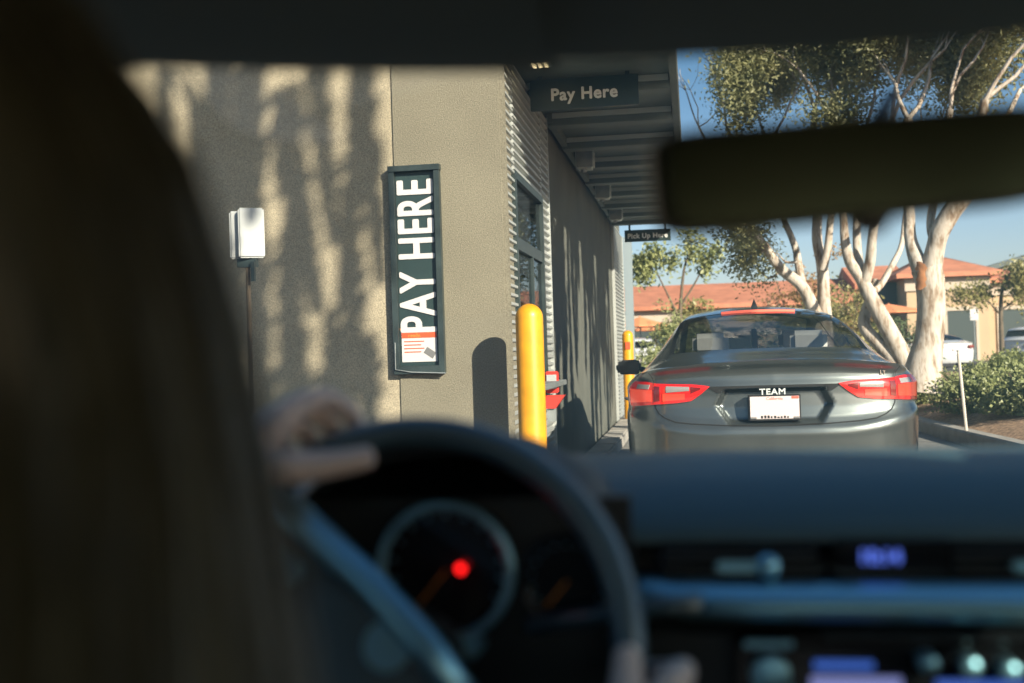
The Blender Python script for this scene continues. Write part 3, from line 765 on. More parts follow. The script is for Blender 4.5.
def tree(name, label, loc, stems, seed, leafm, barkm, nleaf, L=.09, W=.03, levels=3, glen=1.2, cl=.28, hang=.35, spread=.5, group=None, up=.15, maxz=None, keep=None, cat='tree', strand=0, ext=True):
    """stems: list of (points world, radii, grow?) ; leaf clusters on tips"""
    rg = random.Random(seed); t = thing(name, label, cat, loc, 0, group); L0 = Vector(loc)
    tubes = []; tips = []
    for pts, rad, gr in stems:
        pts = [Vector(q)-L0 for q in pts]
        if len(pts) > 2:
            a = np.array([[*q, r_] for q, r_ in zip(pts, rad)]); a = catmull(a, 4); P2 = [Vector(q[:3]) for q in a]; R2 = [float(q[3]) for q in a]
        else: P2, R2 = pts, rad
        tubes.append((P2, R2))
        d = (P2[-1]-P2[-2]).normalized()
        if gr is not None:
            for q in range(2): grow(rg, P2[-1], (d+Vector((rg.gauss(0, .35), rg.gauss(0, .35), rg.gauss(0, .15)))).normalized(), glen*rg.uniform(.8, 1.2), R2[-1]*.58, gr, tubes, tips, spread, up)
    mb = MB()
    for P2, R2 in tubes:
        mb.tube(P2, R2, 10 if R2[0] > .05 else 5, cap=False)
    mb.build('trunk', barkm, t, smooth=True, fix=False)
    nr = np.random.default_rng(seed); cs = []
    tl = [q for q in tips]
    if keep: tl = [q for q in tl if keep(q[0]+L0)]
    if tl:
        per = max(1, nleaf//len(tl))
        for (p, d, lv) in tl:
            n_ = int(per*nr.uniform(.2, 1.8))
            q = nr.normal(size=(n_, 3))*np.array([cl, cl, cl*.8])*nr.uniform(.5, 1.1)
            q[:, 2] -= nr.random(n_)*hang*nr.uniform(.3, 1.6)
            if strand:
                h = nr.random(n_)*strand*nr.uniform(.4, 1.2); q = nr.normal(size=(n_, 3))*np.array([cl*.35, cl*.35, .05])
                q[:, 2] -= h
            cs.append(q+np.array(p))
        cs = np.concatenate(cs); leaves('crown', cs, L, W, leafm, t, seed, droop=.4)
    return t
# pixel guided positions converted to world at build time (see camera constants below)
CAMZ = 1.17; F_ = 1138.0; YAW, PITCH, ROLL = R(9.02), R(.61), R(1.8)
fw = Vector((-math.sin(YAW)*math.cos(PITCH), math.cos(YAW)*math.cos(PITCH), math.sin(PITCH))); r0 = Vector((math.cos(YAW), math.sin(YAW), 0)); u0 = r0.cross(fw)
rt = r0*math.cos(ROLL)-u0*math.sin(ROLL); ut = u0*math.cos(ROLL)+r0*math.sin(ROLL)
def W(x, y, Y):
    d = fw + rt*((x-512)/F_) - ut*((y-341.5)/F_); k = Y/d.y
    return Vector((d.x*k, d.y*k, CAMZ+d.z*k))
def stem(pts, r, gr, Y, dy=0.0):
    n = len(pts); return ([W(x, y, Y+dy*i/(n-1)) for i, (x, y) in enumerate(pts)], list(np.interp(np.linspace(0, 1, n), np.linspace(0, 1, len(r)), r)), gr)
Y1, Y2, Y3 = 21, 19, 17
g = 'pale barked gum trees in the planter'
tree('gum_tree', 'pale gum tree splitting low into several thin leaning stems, left of the others', (W(818, 360, Y1).x, Y1, .35),
     [stem([(826, 375), (820, 330), (812, 306), (801, 285), (782, 270), (767, 250), (753, 230), (747, 205), (738, 175)], [.15, .11, .08, .06], 2, Y1, -.5),
      stem([(803, 288), (798, 262), (796, 250), (791, 236), (783, 215), (780, 180), (770, 145)], [.08, .06, .05], 3, Y1, .8),
      stem([(767, 250), (752, 255), (742, 250)], [.03, .02, .012], 1, Y1), stem([(753, 235), (738, 232), (730, 225)], [.03, .02, .012], 2, Y1), stem([(782, 270), (770, 278), (760, 272)], [.03, .02, .012], 1, Y1), stem([(797, 262), (786, 262), (779, 255)], [.03, .02, .012], 1, Y1),
      stem([(826, 375), (825, 325), (824, 300), (822, 265), (817, 240), (817, 205), (812, 160), (815, 110)], [.16, .12, .10, .08, .06], 3, Y1, .3),
      stem([(823, 270), (828, 246), (831, 215), (838, 170), (835, 120)], [.08, .06, .05], 3, Y1, -.3)],
     11, M['leaf_gum'], M['bark'], 56000, L=.08, W=.036, glen=1.1, cl=.23, hang=.6, group=g, keep=lambda p: p.x > .80 and p.z < 7.2 and (p.z > 3.4 or p.x < 1.75))
tree('gum_tree', 'pale gum tree leaning left with a twisting fork, between the other two', (W(905, 372, Y2).x, Y2, .35),
     [stem([(912, 380), (900, 352), (882, 318), (868, 292), (861, 278), (850, 262), (845, 240), (843, 212), (836, 170), (832, 120)], [.18, .14, .11, .085, .06, .05], 3, Y2),
      stem([(862, 280), (858, 258), (857, 225), (862, 190), (866, 140)], [.10, .07, .06, .05], 3, Y2, .6),
      stem([(864, 284), (870, 262), (872, 240), (876, 212), (888, 170), (892, 120)], [.10, .07, .06], 3, Y2, -.5),
      stem([(871, 292), (880, 286), (894, 262), (902, 243), (906, 208), (915, 175)], [.06, .05, .04, .03], 3, Y2, .9),
      stem([(905, 372), (880, 345), (864, 325), (870, 300), (876, 280)], [.13, .11, .09, .06], None, Y2, .4)],
     12, M['leaf_gum'], M['bark'], 56000, L=.085, W=.036, glen=1.2, cl=.23, hang=.5, group=g, keep=lambda p: 2.95 < p.z < 7.0 and p.y > 17.6)
t3 = tree('gum_tree', 'thickest pale gum tree with an orange peeled patch below its fork', (W(924, 380, Y3).x, Y3, .35),
     [stem([(921, 392), (924, 365), (929, 340), (931, 310), (930, 282), (926, 268)], [.33, .26, .21, .20, .21, .22], None, Y3),
      stem([(922, 272), (914, 252), (910, 235), (909, 208), (905, 170), (908, 120)], [.14, .10, .08, .08, .07], 3, Y3, .5),
      stem([(930, 274), (935, 250), (940, 232), (951, 212), (966, 190), (975, 150), (985, 100)], [.17, .13, .14, .14, .09, .06], 3, Y3, -.3),
      stem([(936, 244), (931, 228), (933, 205), (945, 160), (950, 110)], [.07, .06, .05], 3, Y3, .4),
      stem([(972, 160), (1000, 130), (1020, 90)], [.06, .045, .03], 3, Y3, 1.0)],
     13, M['leaf_gum'], M['bark'], 56000, L=.085, W=.036, glen=1.2, cl=.23, hang=.5, group=g, keep=lambda p: 3.35 < p.z < 6.6 and p.y > 16.2)
pp = W(923, 276, Y3)-Vector(t3.location)
rows = []
for i in range(9):
    z = .28-.56*i/8; c_ = W(928, 262+28*i/8, Y3)-Vector(t3.location); w_ = .30*math.sin(PI*(i+.6)/9.2)+.15
    jt = .10*math.sin(i*2.3)+.06*math.sin(i*5.1); rows.append([(c_.x+.228*math.sin(a), c_.y-.228*math.cos(a), c_.z) for a in np.linspace(-.95+jt, -.45+.35*w_-jt*.7+(.0 if 0 < i < 8 else -.25), 7)])
MB().grid(rows).build('peeled_bark', M['barkpatch'], t3, smooth=True)

# small trees / bushes
def bush(name, label, loc, rx, ry, rz_, n, m, seed, L=.05, W_=.03, stems=5, cat='shrub', group=None, cl=.16, nc=40, shell=.55):
    t = thing(name, label, cat, loc, 0, group); nr = np.random.default_rng(seed); rg = random.Random(seed)
    cs = []
    for k in range(nc):
        a = nr.uniform(0, 2*PI); e = math.asin(nr.uniform(-.15, 1)); q = nr.uniform(shell, 1)
        c = np.array([math.cos(e)*math.cos(a)*rx*q, math.cos(e)*math.sin(a)*ry*q, rz_*.12+max(0, math.sin(e))*rz_*.88*q])
        cs.append(c+nr.normal(size=(n//nc, 3))*cl*np.array([1, 1, .7]))
    cs = np.concatenate(cs); cs[:, 2] = np.maximum(cs[:, 2], .03)
    mb = MB()
    for k in range(stems):
        a = rg.uniform(0, 2*PI); mb.tube([(0, 0, -.05), (rx*.35*math.cos(a), ry*.35*math.sin(a), rz_*.4), (rx*.7*math.cos(a), ry*.7*math.sin(a), rz_*.8)], [.02, .014, .006], 5)
    mb.build('stems', M['wood'], t, fix=False)
    leaves('foliage', cs, L, W_, m, t, seed)
    return t
# hedge in the planter
protos = [bush('hedge_shrub', 'x', (0, 0, 0), .55, .5, .62, 5200, M['leaf_hedge'], 40+k, .055, .034, cl=.085, nc=60, group='hedge shrubs in the planter') for k in range(2)]
hs = [(3.35, 15.4, 1.0, 'front row hedge shrub at the foot of the pale gum trees, nearest the grey sedan'),
      (3.75, 14.2, 1.0, 'front row hedge shrub just right of the thin pale stake'),
      (4.35, 13.2, 1.05, 'front row hedge shrub at the right edge of the view'),
      (5.0, 12.5, 1.1, 'front row hedge shrub farthest right, cut by the picture edge'),
      (3.95, 16.2, 1.0, 'second row hedge shrub right of the thickest gum trunk'),
      (4.6, 15.3, 1.05, 'second row hedge shrub behind the stake top'),
      (5.3, 14.5, 1.0, 'second row hedge shrub near the right edge'),
      (4.5, 17.8, 1.1, 'back row hedge shrub below the white sedan'),
      (5.3, 17.0, 1.1, 'back row hedge shrub below the white hatchback'),
      (6.2, 16.2, 1.1, 'back row hedge shrub at far right below the parked hatchback'),
      (3.3, 18.2, .9, 'small hedge shrub behind the thick gum trunk'),
      (5.6, 19.5, 1.1, 'rearmost hedge shrub between the parked cars')]
rg = random.Random(8)
for i, (x, y, s_, lab) in enumerate(hs):
    x += .22; lc = (x, y, mound(x, y)-.04)
    if i < 2:
        o = protos[i]; o.location = lc; o['label'] = lab
    else: o = dup(protos[i % 2], lc, rg.uniform(0, 6), s_, lab)
# stake
t = thing('garden_stake', 'thin pale leaning stake standing in the mulch before the hedge', 'stake', (3.13, 14.0, .27))
a = W(966, 411, 13.4); b_ = W(958, 351, 13.4)
t.location = (a.x, 13.4, mound(a.x, 13.4)-.03)
MB().tube([(0, 0, 0), (b_.x-a.x, 0, b_.z-t.location.z)], .018, 8).build('rod', M['stake'], t)
MB().tube([(b_.x-a.x, 0, b_.z-t.location.z), (b_.x-a.x, 0, b_.z-t.location.z+.015)], [.024, .01], 8).build('cap', M['white'], t)

# young sparse tree and bushes at the lane end
yt = 34
tree('young_tree', 'sparse young tree with a wispy top beyond the grey sedan roof', (W(678, 345, yt).x, yt, 0),
     [stem([(680, 350), (680, 320), (681, 300), (684, 270), (690, 250)], [.07, .06, .04, .025], 1, yt), stem([(680, 320), (668, 295), (658, 275)], [.04, .03, .02], 2, yt), stem([(681, 305), (694, 285), (704, 265)], [.04, .03, .02], 1, yt)],
     21, M['leaf_hedge'], M['wood'], 2600, L=.16, W=.08, glen=.42, cl=.16, hang=.5, spread=.5, up=.0)
for i, (x, y, rx, rz_, m_, lab, L_) in enumerate((
    (672, 33, 1.0, 2.5, 'leaf_hedge', 'leafy green shrub under the sparse young tree', .12),
    (694, 35, .9, 2.8, 'leaf_yellow', 'tawny grassy shrub right of the sparse young tree', .16),
    (655, 31, .6, 1.3, 'leaf_hedge', 'small green shrub close to the far post', .10),
    (776, 30, 1.0, 2.1, 'leaf_dark', 'round dark green shrub beyond the right end of the sedan roof', .12),
    (796, 32, 1.1, 3.1, 'leaf_yellow', 'yellow green shrub behind the left gum tree stems', .14),
    (842, 31, 1.1, 3.1, 'leaf_yellow', 'yellow green shrub between the two left gum trees', .14),
    (806, 36, 1.3, 4.2, 'leaf_rust', 'rust coloured bush rising behind the gum stems', .14),
    (838, 37, 1.3, 4.2, 'leaf_rust', 'second rust coloured bush right of the forked stems', .14),
    (897, 36, .9, 2.2, 'leaf_dark', 'dark bush seen left of the thick gum trunk', .12))):
    c = W(x, 345, y); gz = mound(c.x, y) if (c.x > 3.5 and y < 31.5) else 0
    bush('shrub', lab, (c.x, y, gz-.02), rx, rx, rz_, 3600, M[m_], 60+i, L_, L_*.45, cl=.2, nc=45, shell=.3)
# far right small yellowish street tree
yy = 40
tree('young_tree', 'yellowish young tree in front of the tan building at right', (W(1000, 350, yy).x, yy, 0),
     [stem([(1002, 352), (1001, 325), (1001, 300), (1003, 285)], [.09, .07, .05], 1, yy), stem([(1001, 315), (985, 298)], [.04, .02], 1, yy), stem([(1001, 310), (1018, 298)], [.04, .02], 1, yy)],
     23, M['leaf_yellow'], M['wood'], 3200, L=.15, W=.07, glen=.5, cl=.24, hang=.3, spread=.5)
# distant tree tops behind left roof
for i, (x, y_, h) in enumerate(((634, 100, 4.6), (643, 104, 5.4), (650, 98, 3.8))):
    c = W(x, 345, y_)
    tree('distant_tree', ['slim far tree above the left tiled roof, nearest the dark post', 'tallest far tree above the left tiled roof', 'lowest far tree above the left tiled roof'][i], (c.x, y_, 0),
         [([(c.x, y_, 0), (c.x+.1, y_, h*.5), (c.x, y_, h*.8)], [.2, .12, .08], 1)], 80+i, M['leaf_dark'], M['wood'], 900, L=.5, W=.3, glen=1.2, cl=.5, hang=.4)

# shade trees right of and behind the car (they throw the streaked shadows)
def shade(loc, h0, h1, seed, n, label, sr=.9, L=.16, strand=1.7, rad=1.0, sp=.06, dens=110):
    rg = random.Random(seed); x, y = loc; nr = np.random.default_rng(seed)
    t = thing('weeping_gum_tree', label, 'tree', (x, y, .1), 0, 'weeping gum trees beside the lane')
    mb = MB(); mb.tube([(0, 0, 0), (.05, .1, h0*.5), (-.05, 0, h0), (0, .05, (h0+h1)/2), (0, 0, h1)], [.2, .16, .12, .08, .03], 10, cap=False)
    cs = []
    for k in range(n):
        a = rg.uniform(0, 2*PI); q = rad*math.sqrt(rg.random()); z = rg.uniform(h0+.6, h1)
        e = Vector((q*math.cos(a), q*math.sin(a), z)); s0 = Vector((0, 0, max(h0*.7, z-.8)))
        mid = (s0+e)/2+Vector((0, 0, .25)); mb.tube([s0, mid, e], [.03, .018, .008], 5, cap=False)
        ln = strand*rg.uniform(.5, 1.2)
        lx, ly = rg.uniform(-.16, .16), rg.uniform(-.16, .16); lean = lambda f: Vector((lx*f*f, ly*f*f, -ln*f))
        pts = [e+lean(f) for f in (0, .33, .66, 1)]
        mb.tube(pts, [.007, .006, .005, .003], 4, cap=False)
        m_ = int(dens*ln); f = nr.random(m_); wd = sp*(.35+np.sin(f*PI)**.7); base = np.array(e)[None, :]+np.stack([lx*f*f+nr.normal(size=m_)*wd, ly*f*f+nr.normal(size=m_)*wd, -f*ln], 1)
        cs.append(base)
    mb.build('trunk', M['bark'], t, smooth=True, fix=False)
    leaves('crown', np.concatenate(cs), L, .045, M['leaf_shade'], t, seed, droop=1.6)
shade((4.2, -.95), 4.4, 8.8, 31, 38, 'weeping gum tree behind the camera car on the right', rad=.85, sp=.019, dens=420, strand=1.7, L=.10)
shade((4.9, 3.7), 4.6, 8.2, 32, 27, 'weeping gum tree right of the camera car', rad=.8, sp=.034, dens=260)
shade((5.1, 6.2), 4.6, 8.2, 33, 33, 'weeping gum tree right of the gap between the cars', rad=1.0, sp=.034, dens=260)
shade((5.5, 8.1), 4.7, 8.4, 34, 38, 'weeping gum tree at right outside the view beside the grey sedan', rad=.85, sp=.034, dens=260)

# ------------------------------------------------------------------ far buildings
def tri_roof(x0, x1, y0, y1, ze, zr, hip=0.0, over=.6):
    xm0, xm1 = x0+hip, x1-hip; ym = (y0+y1)/2
    mb = MB(); vs = [(x0-over, y0-over, ze), (x1+over, y0-over, ze), (x1+over, y1+over, ze), (x0-over, y1+over, ze), (xm0-(over if hip == 0 else 0), ym, zr), (xm1+(over if hip == 0 else 0), ym, zr)]
    vs += [(v[0], v[1], v[2]-.25) for v in vs[:4]]
    return mb.add(vs, [(0, 1, 5, 4), (1, 2, 5), (2, 3, 4, 5), (3, 0, 4), (0, 6, 7, 1), (1, 7, 8, 2), (2, 8, 9, 3), (3, 9, 6, 0), (6, 9, 8, 7)])
def at(x, Y): return W(x, 345, Y).x
def shop(name, label, x0, x1, y0, dep, ze, zr, hip, openings, trim=True, m='wallfar'):
    t = thing(name, label, 'building', ((x0+x1)/2, y0, 0)); off = Vector(t.location)
    P(MB().box(x0, x1, y0, y0+dep, 0, ze-.26), 'wall', M[m], t)
    P(tri_roof(x0, x1, y0, y0+dep, ze, zr, hip), 'roof', M['tile'], t)
    if trim: P(MB().box(x0-.1, x1+.1, y0-.12, y0-.002, ze-.95, ze-.28), 'cornice', M['wallfar2'], t)
    for (a, b, z0, z1) in openings:
        w = P(MB().box(a-.15, b+.15, y0-.10, y0-.004, z1, z1+.2).box(a-.15, a, y0-.10, y0-.004, z0, z1).box(b, b+.15, y0-.10, y0-.004, z0, z1), 'storefront', M['wallfar2'], t)
        P(MB().box(a, b, y0-.03, y0-.006, z0, z1), 'storefront_glass', M['darkopen'], w)
    return t
YB = 66
shop('tiled_roof_shop', 'long low shop with orange tiled roof seen over the sedan roof, left', at(618, YB), at(862, YB), YB+2, 14, 3.7, 5.3, 0, [(at(632, YB), at(668, YB), 0, 2.3), (at(690, YB), at(760, YB), 0, 2.3)])
shop('tiled_roof_shop', 'tan shop with hipped orange tiled roof and wide dark entrance at right', at(905, YB), at(985, YB), YB-1, 9, 4.85, 6.2, 2.25, [(at(944, YB), at(972, YB), 0, 2.75)])
shop('tiled_roof_shop', 'tan shop wing with tiled roof at the right picture edge', at(986.5, YB), at(1110, YB), YB+.5, 11, 4.5, 5.3, 0, [(at(1003, YB), at(1040, YB), 0, 2.75), (at(1050, YB), at(1090, YB), 0, 2.75)])
t = shop('tiled_roof_shop', 'tan shop with grey gable and tiled roof between the gum trunks', at(866, YB+4), at(903, YB+4), YB+4, 10, 4.6, 6.0, 0, [(at(872, YB), at(898, YB), 0, 2.6)])
x0, x1 = at(874, YB+1), at(902, YB+1)
mb = MB(); mb.prism([(x0, 3.0), (x1, 3.0), (x1, 4.6), ((x0+x1)/2+.3, 5.0), (x0, 3.5)], lambda u, v, w: (u, YB+2+w, v), 1.2); P(mb, 'gable', M['greyroof'], t)
t = thing('far_hall', 'large building with sloping grey roof far behind the right shop', 'building', (at(1040, 95), 95, 0))
xa = at(1000, 95); P(MB().prism([(xa-1, 0), (xa+16, 0), (xa+16, 8.3), (xa+12, 9.8), (xa+1, 6.9), (xa-1, 6.3)], lambda u, v, w: (u, 95+w, v), 10), 'wall', M['wallfar2'], t)
P(MB().prism([(xa-1.5, 6.3), (xa+12, 9.9), (xa+18, 8.3), (xa+18, 8.7), (xa+12, 10.3), (xa-1.5, 6.7)], lambda u, v, w: (u, 94.5+w, v), 11), 'roof', M['greyroof'], t)
# parasols
def parasol(label, x, Y, z, r_, m_):
    c = W(x, 345, Y); t = thing('parasol', label, 'parasol', (c.x, Y, 0), group='patio parasols')
    MB().lathe([(r_, z-.45), (r_*.98, z-.40), (.05, z), (.01, z+.05)], (0, 0, 0), 8).build('canopy', m_, t)
    MB().tube([(0, 0, 0), (0, 0, z-.1)], .035, 6).build('pole', M['steel'], t)
    MB().lathe([(.3, 0), (.28, .08)], (0, 0, 0), 10).build('base', M['steel'], t)
parasol('orange parasol left of the young tree beyond the far bollard', 641, 52, 2.65, 1.3, M['parasol'])
parasol('orange parasol close behind the sedan roof pillar at left', 655, 55, 2.5, 1.2, M['parasol'])
parasol('cream parasol seen through the left of the sedan rear window', 716, 50, 2.0, 1.3, M['parasolw'])
parasol('cream parasol seen through the middle of the sedan rear window', 757, 50, 2.1, 1.3, M['parasolw'])
parasol('wide orange parasol between the leaning and the thick gum trunk', 890, 56, 2.95, 2.1, M['parasol'])
# notice post in front of the dark entrance
t = thing('sign_post', 'small white sign on a thin post before the dark shop entrance', 'sign', (W(975, 345, 62).x, 62, 0))
MB().tube([(0, 0, 0), (0, 0, 2.7)], .04, 6).build('post', M['steel'], t); MB().box(-.2, .2, -.06, -.04, 2.15, 2.72).build('sign_board', M['whitevinyl'], t)

# ------------------------------------------------------------------ own car
me_ = thing('own_car', 'dark interior of the car the photo is taken from, with dashboard and windscreen', 'car', (0, 0, 0))
OX = .10
def hdr_y(x): return .775-.42*(x-OX)**2
xs = np.linspace(-.66, .86, 25)
# windscreen
rows = []
for i in range(13):
    f = i/12
    rows.append([(x, (hdr_y(x)+.02)*(1-f)+(1.66-.22*(x-OX)**2)*f, (1.395-.06*(x-OX)**2)*(1-f)+.955*f+.03*math.sin(PI*f)) for x in xs])
o = MB().grid(rows).build('windscreen', M['windshield'], me_, smooth=True)
# roof lining with header edge
def roofz(x, y): return 1.425-.05*(x-OX)**2-.055*max(0, (y-.2)/.55)**2-.10*max(0, (-y-.4)/.8)**2
rows = []
for j in range(20):
    f = j/19
    rows.append([(x, -1.3*(1-f)+hdr_y(x)*f, roofz(x, -1.3*(1-f)+hdr_y(x)*f)) for x in xs])
rows.append([(x, hdr_y(x)+.02, roofz(x, hdr_y(x))+.01) for x in xs])
rows.append([(x, hdr_y(x)+.03, roofz(x, hdr_y(x))+.05) for x in xs])
for j in range(20):
    f = 1-j/19
    rows.append([(x, -1.3*(1-f)+hdr_y(x)*f, roofz(x, -1.3*(1-f)+hdr_y(x)*f)+.05) for x in xs])
MB().grid(rows).build('roof_lining', M['fabric'], me_, smooth=True)
# sun visors
for (a, b) in ((-.52, -.08), (.28, .72)):
    MB().grid([[(x, hdr_y(x)-.17+.16*k/4, roofz(x, hdr_y(x)-.17+.16*k/4)-.012-(.01 if 0 < k < 4 else 0)) for x in np.linspace(a, b, 12)] for k in range(5)]).build('sun_visor', M['fabric'], me_, smooth=True)
# dashboard : sweep of a profile
prof = [(1.64, .955), (1.55, .995), (1.42, 1.038), (1.33, 1.051), (1.24, 1.051), (1.15, 1.040), (1.09, 1.018), (1.068, 1.000), (1.066, .990), (1.10, .986), (1.105, .975), (1.10, .958), (1.06, .952), (1.03, .948), (1.02, .94), (1.03, .925), (1.05, .91), (1.04, .86), (1.03, .75), (1.08, .60), (1.3, .5)]
xd = np.linspace(-.68, .88, 40)
def dy(x): return .05*((x-OX)/.8)**2
MB().grid([[(x, y-dy(x), z) for x in xd] for y, z in prof[:9]]).build('dashboard', M['dash'], me_, smooth=True, angle=60)
dash = [o for o in me_.children if o.name.startswith('dashboard')][0]
MB().grid([[(x, y-dy(x), z) for x in xd] for y, z in prof[8:]]).build('dashboard_face', M['dashlow'], dash, smooth=True, angle=50)
# silver trim band
xt = np.linspace(-.055, .88, 30)
MB().grid([[(x, y-dy(x)+.10*max(0, (.03-x))*4, z) for x in xt] for y, z in ((1.03, .962), (.998, .960), (.988, .953), (.986, .944), (.992, .936), (1.01, .930), (1.03, .930))]).build('trim_band', M['satin'], dash, smooth=True)
MB().grid([[(x, y-dy(x)-.002, z) for x in np.linspace(.1, .88, 20)] for y, z in ((1.02, .928), (.995, .926), (.992, .918), (1.02, .914))]).build('trim_band', M['gloss'], dash, smooth=True)
# vents
for x, w in ((.035, .075), (.285, .075), (.80, .06), (-.58, .06)):
    vt = MB().box(x-w, x+w, 1.045, 1.10, .958, .992).build('air_vent', M['gloss'], dash, bevel=.008)
    b = MB()
    for k in range(3): b.box(x-w+.008, x+w-.008, 1.038, 1.0445, .964+k*.009, .967+k*.009)
    b.build('vent_slats', M['dashlow'], vt)
    MB().box(x-.022, x+.030, 1.026, 1.037, .970, .979).build('vent_tab', M['satin'], vt, bevel=.003)
    MB().ell((x+.024, 1.028, .975), (.011, .008, .011), 12, 8).build('vent_dial', M['satin'], vt, smooth=True)
ck = MB().box(.115, .225, 1.042, 1.10, .958, .994).build('clock_panel', M['gloss'], dash, bevel=.006)
text('clock_display', '10:14', .0165, M['lcdblue'], ck, face_minus_y(.156, 1.039, .981), depth=.001, bold=.0005)
# radio
rd = MB().box(.03, .42, .99, 1.06, .78, .922).build('radio_panel', M['gloss'], dash, bevel=.008)
MB().box(.092, .140, .985, .9895, .897, .903).build('radio_header', M['lcdblue2'], rd)
MB().box(.089, .162, .985, .9895, .878, .890).build('radio_screen', M['lcdviolet'], rd)
for x, z, r_ in ((.055, .893, .017), (.182, .905, .008), (.215, .903, .008), (.245, .90, .008)):
    MB().lathe([(r_, 0), (r_*.95, .018), (r_*.6, .02)], (x, .99, z), 20, Matrix.Rotation(PI/2, 3, 'X')).build('radio_knob', M['satin'], rd, smooth=True, angle=40)
MB().box(.035, .075, .984, .9895, .915, .920).build('radio_button', M['satin'], rd)
MB().box(.19, .26, .985, .9895, .880, .888).build('radio_button', M['lcdblue2'], rd)
# instrument cluster
cx = -.245
cl_ = thing('x', 'x', 'x'); bpy.data.objects.remove(cl_)
cx = -.2245; rows = []
for k in range(25):
    a = PI*k/24; xx = cx+.0+.170*math.cos(a); zz = .89+.205*math.sin(a)**.6
    rows.append([(xx, .985, zz-.012), (xx, .98, zz-.004), (xx, .99, zz), (xx, 1.12, zz+.0), (xx, 1.34, zz*.4+.6*1.0)])
hood = MB().grid(rows).build('instrument_hood', M['dashlow'], me_, smooth=True)
MB().box(cx-.165, cx+.165, 1.012, 1.04, .84, 1.04).build('instrument_back', M['dashlow'], hood)
for gx, gr in ((cx, .059), (cx+.108, .038), (cx-.108, .038)):
    gz = .978 if gr > .05 else .968
    n = 40
    pts = [(gx+gr*math.cos(2*PI*k/n), .995, gz+gr*math.sin(2*PI*k/n)) for k in range(n+1)]
    MB().tube(pts, .0045, 8, cap=False).build('gauge_ring', M['satin' if gr > .05 else 'gloss'], hood, smooth=True)
    MB().lathe([(gr*.96, 0), (gr*.95, .002)], (gx, 1.006, gz), 32, Matrix.Rotation(PI/2, 3, 'X')).build('gauge_dial', M['gloss'], hood)
    b = MB()
    for q in range(13):
        an = R(-30+q*20); b.box(gr*.80, gr*.90, -.0005, .0005, -.0008, .0008, Matrix.Translation((gx, 1.003, gz)) @ Matrix.Rotation(-an, 4, 'Y'))
    b.build('dial_ticks', M['satin'], hood)
    MB().box(gx-.0007, gx+.0007, .998, 1.0, gz-.05*gr/.066, gz, Matrix.Translation((gx, 0, gz)) @ Matrix.Rotation(.7, 4, 'Y') @ Matrix.Translation((-gx, 0, -gz))).build('needle', M['stickorange'], hood)
MB().ell((-.2105, .994, .9800), (.0036, .003, .0036), 16, 8).build('warning_light', M['redled'], hood, smooth=True)
MB().box(-.262, -.190, .97, 1.005, .905, .926).build('cluster_base', M['satin'], hood, bevel=.006)
MB().tube([(-.15, .99, .93), (-.03, .965, .955), (.0, .96, .957)], [.009, .008, .010], 10).build('indicator_stalk', M['leather'], me_, smooth=True)
# steering wheel, turned to the right
wc = Vector((-.243, .905, .930)); TL = R(20)
WM = Matrix.Translation(wc) @ Matrix.Rotation(-TL, 4, 'X') @ Matrix.Rotation(PI/2, 4, 'X') @ Matrix.Rotation(R(-44), 4, 'Z')   # local xy = wheel plane, +z toward driver
n = 64; pts = []
sw = MB(); rows = []
for k in range(n):
    a = 2*PI*k/n; row = []
    for j in range(14):
        b = 2*PI*j/14; r_ = .186+.0135*math.cos(b); row.append(WM @ Vector((r_*math.cos(a), r_*math.sin(a), .016*math.sin(b))))
    rows.append(row)
rows.append(rows[0])
sw.grid(rows, True); wheel = sw.build('steering_wheel', M['leather'], me_, smooth=True)
def wprism(poly, z0, z1, name, m_, bevel=.006):
    o = MB().prism(poly, lambda u, v, w: WM @ Vector((u, v, z0+w)), z1-z0).build(name, m_, wheel, bevel=bevel); return o
top = [(.075*math.cos(a)*1.1, .008+.012*math.sin(a)) for a in np.linspace(.2, PI-.2, 8)]
wprism(top+[(-.085, -.01), (-.075, -.05), (-.03, -.085), (.03, -.085), (.075, -.05), (.085, -.01)], -.01, .042, 'hub_pad', M['leather'], .012)
for s in (-1, 1):
    q = [(s*.07, .012), (s*.177, .010), (s*.178, -.03), (s*.13, -.045), (s*.07, -.05)]
    wprism(q, -.006, .022, 'spoke', M['leather'])
    wprism([(s*.078, .014), (s*.174, .014), (s*.174, .004), (s*.078, .004)], .020, .028, 'spoke_trim', M['satin'], .002)
    w2 = wprism([(s*.095, -.006), (s*.13, -.006), (s*.135, -.026), (s*.095, -.030)], .023, .031, 'button_pad', M['satin'], .004)
MB().tube([WM @ Vector(q) for q in ((-.178, .010, .018), (-.12, .016, .026), (-.05, .022, .040), (.02, .022, .046), (.08, .014, .042))], .0135, 12).build('edge_highlight_bar', M['satin'], wheel, smooth=True)  # blue satin bar added for the sky highlight along the spoke and pad
wprism([(-.025, -.08), (.025, -.08), (.02, -.178), (-.02, -.178)], -.006, .014, 'spoke', M['leather'])
wprism([(-.02*math.cos(a), -.02*math.sin(a)) for a in np.linspace(0, 2*PI, 20)[:-1]], .043, .046, 'hub_emblem', M['satin'], 0)
MB().tube([WM @ Vector((0, 0, -.01)), WM @ Vector((0, 0, -.16))], .04, 14).build('steering_column', M['dashlow'], me_)
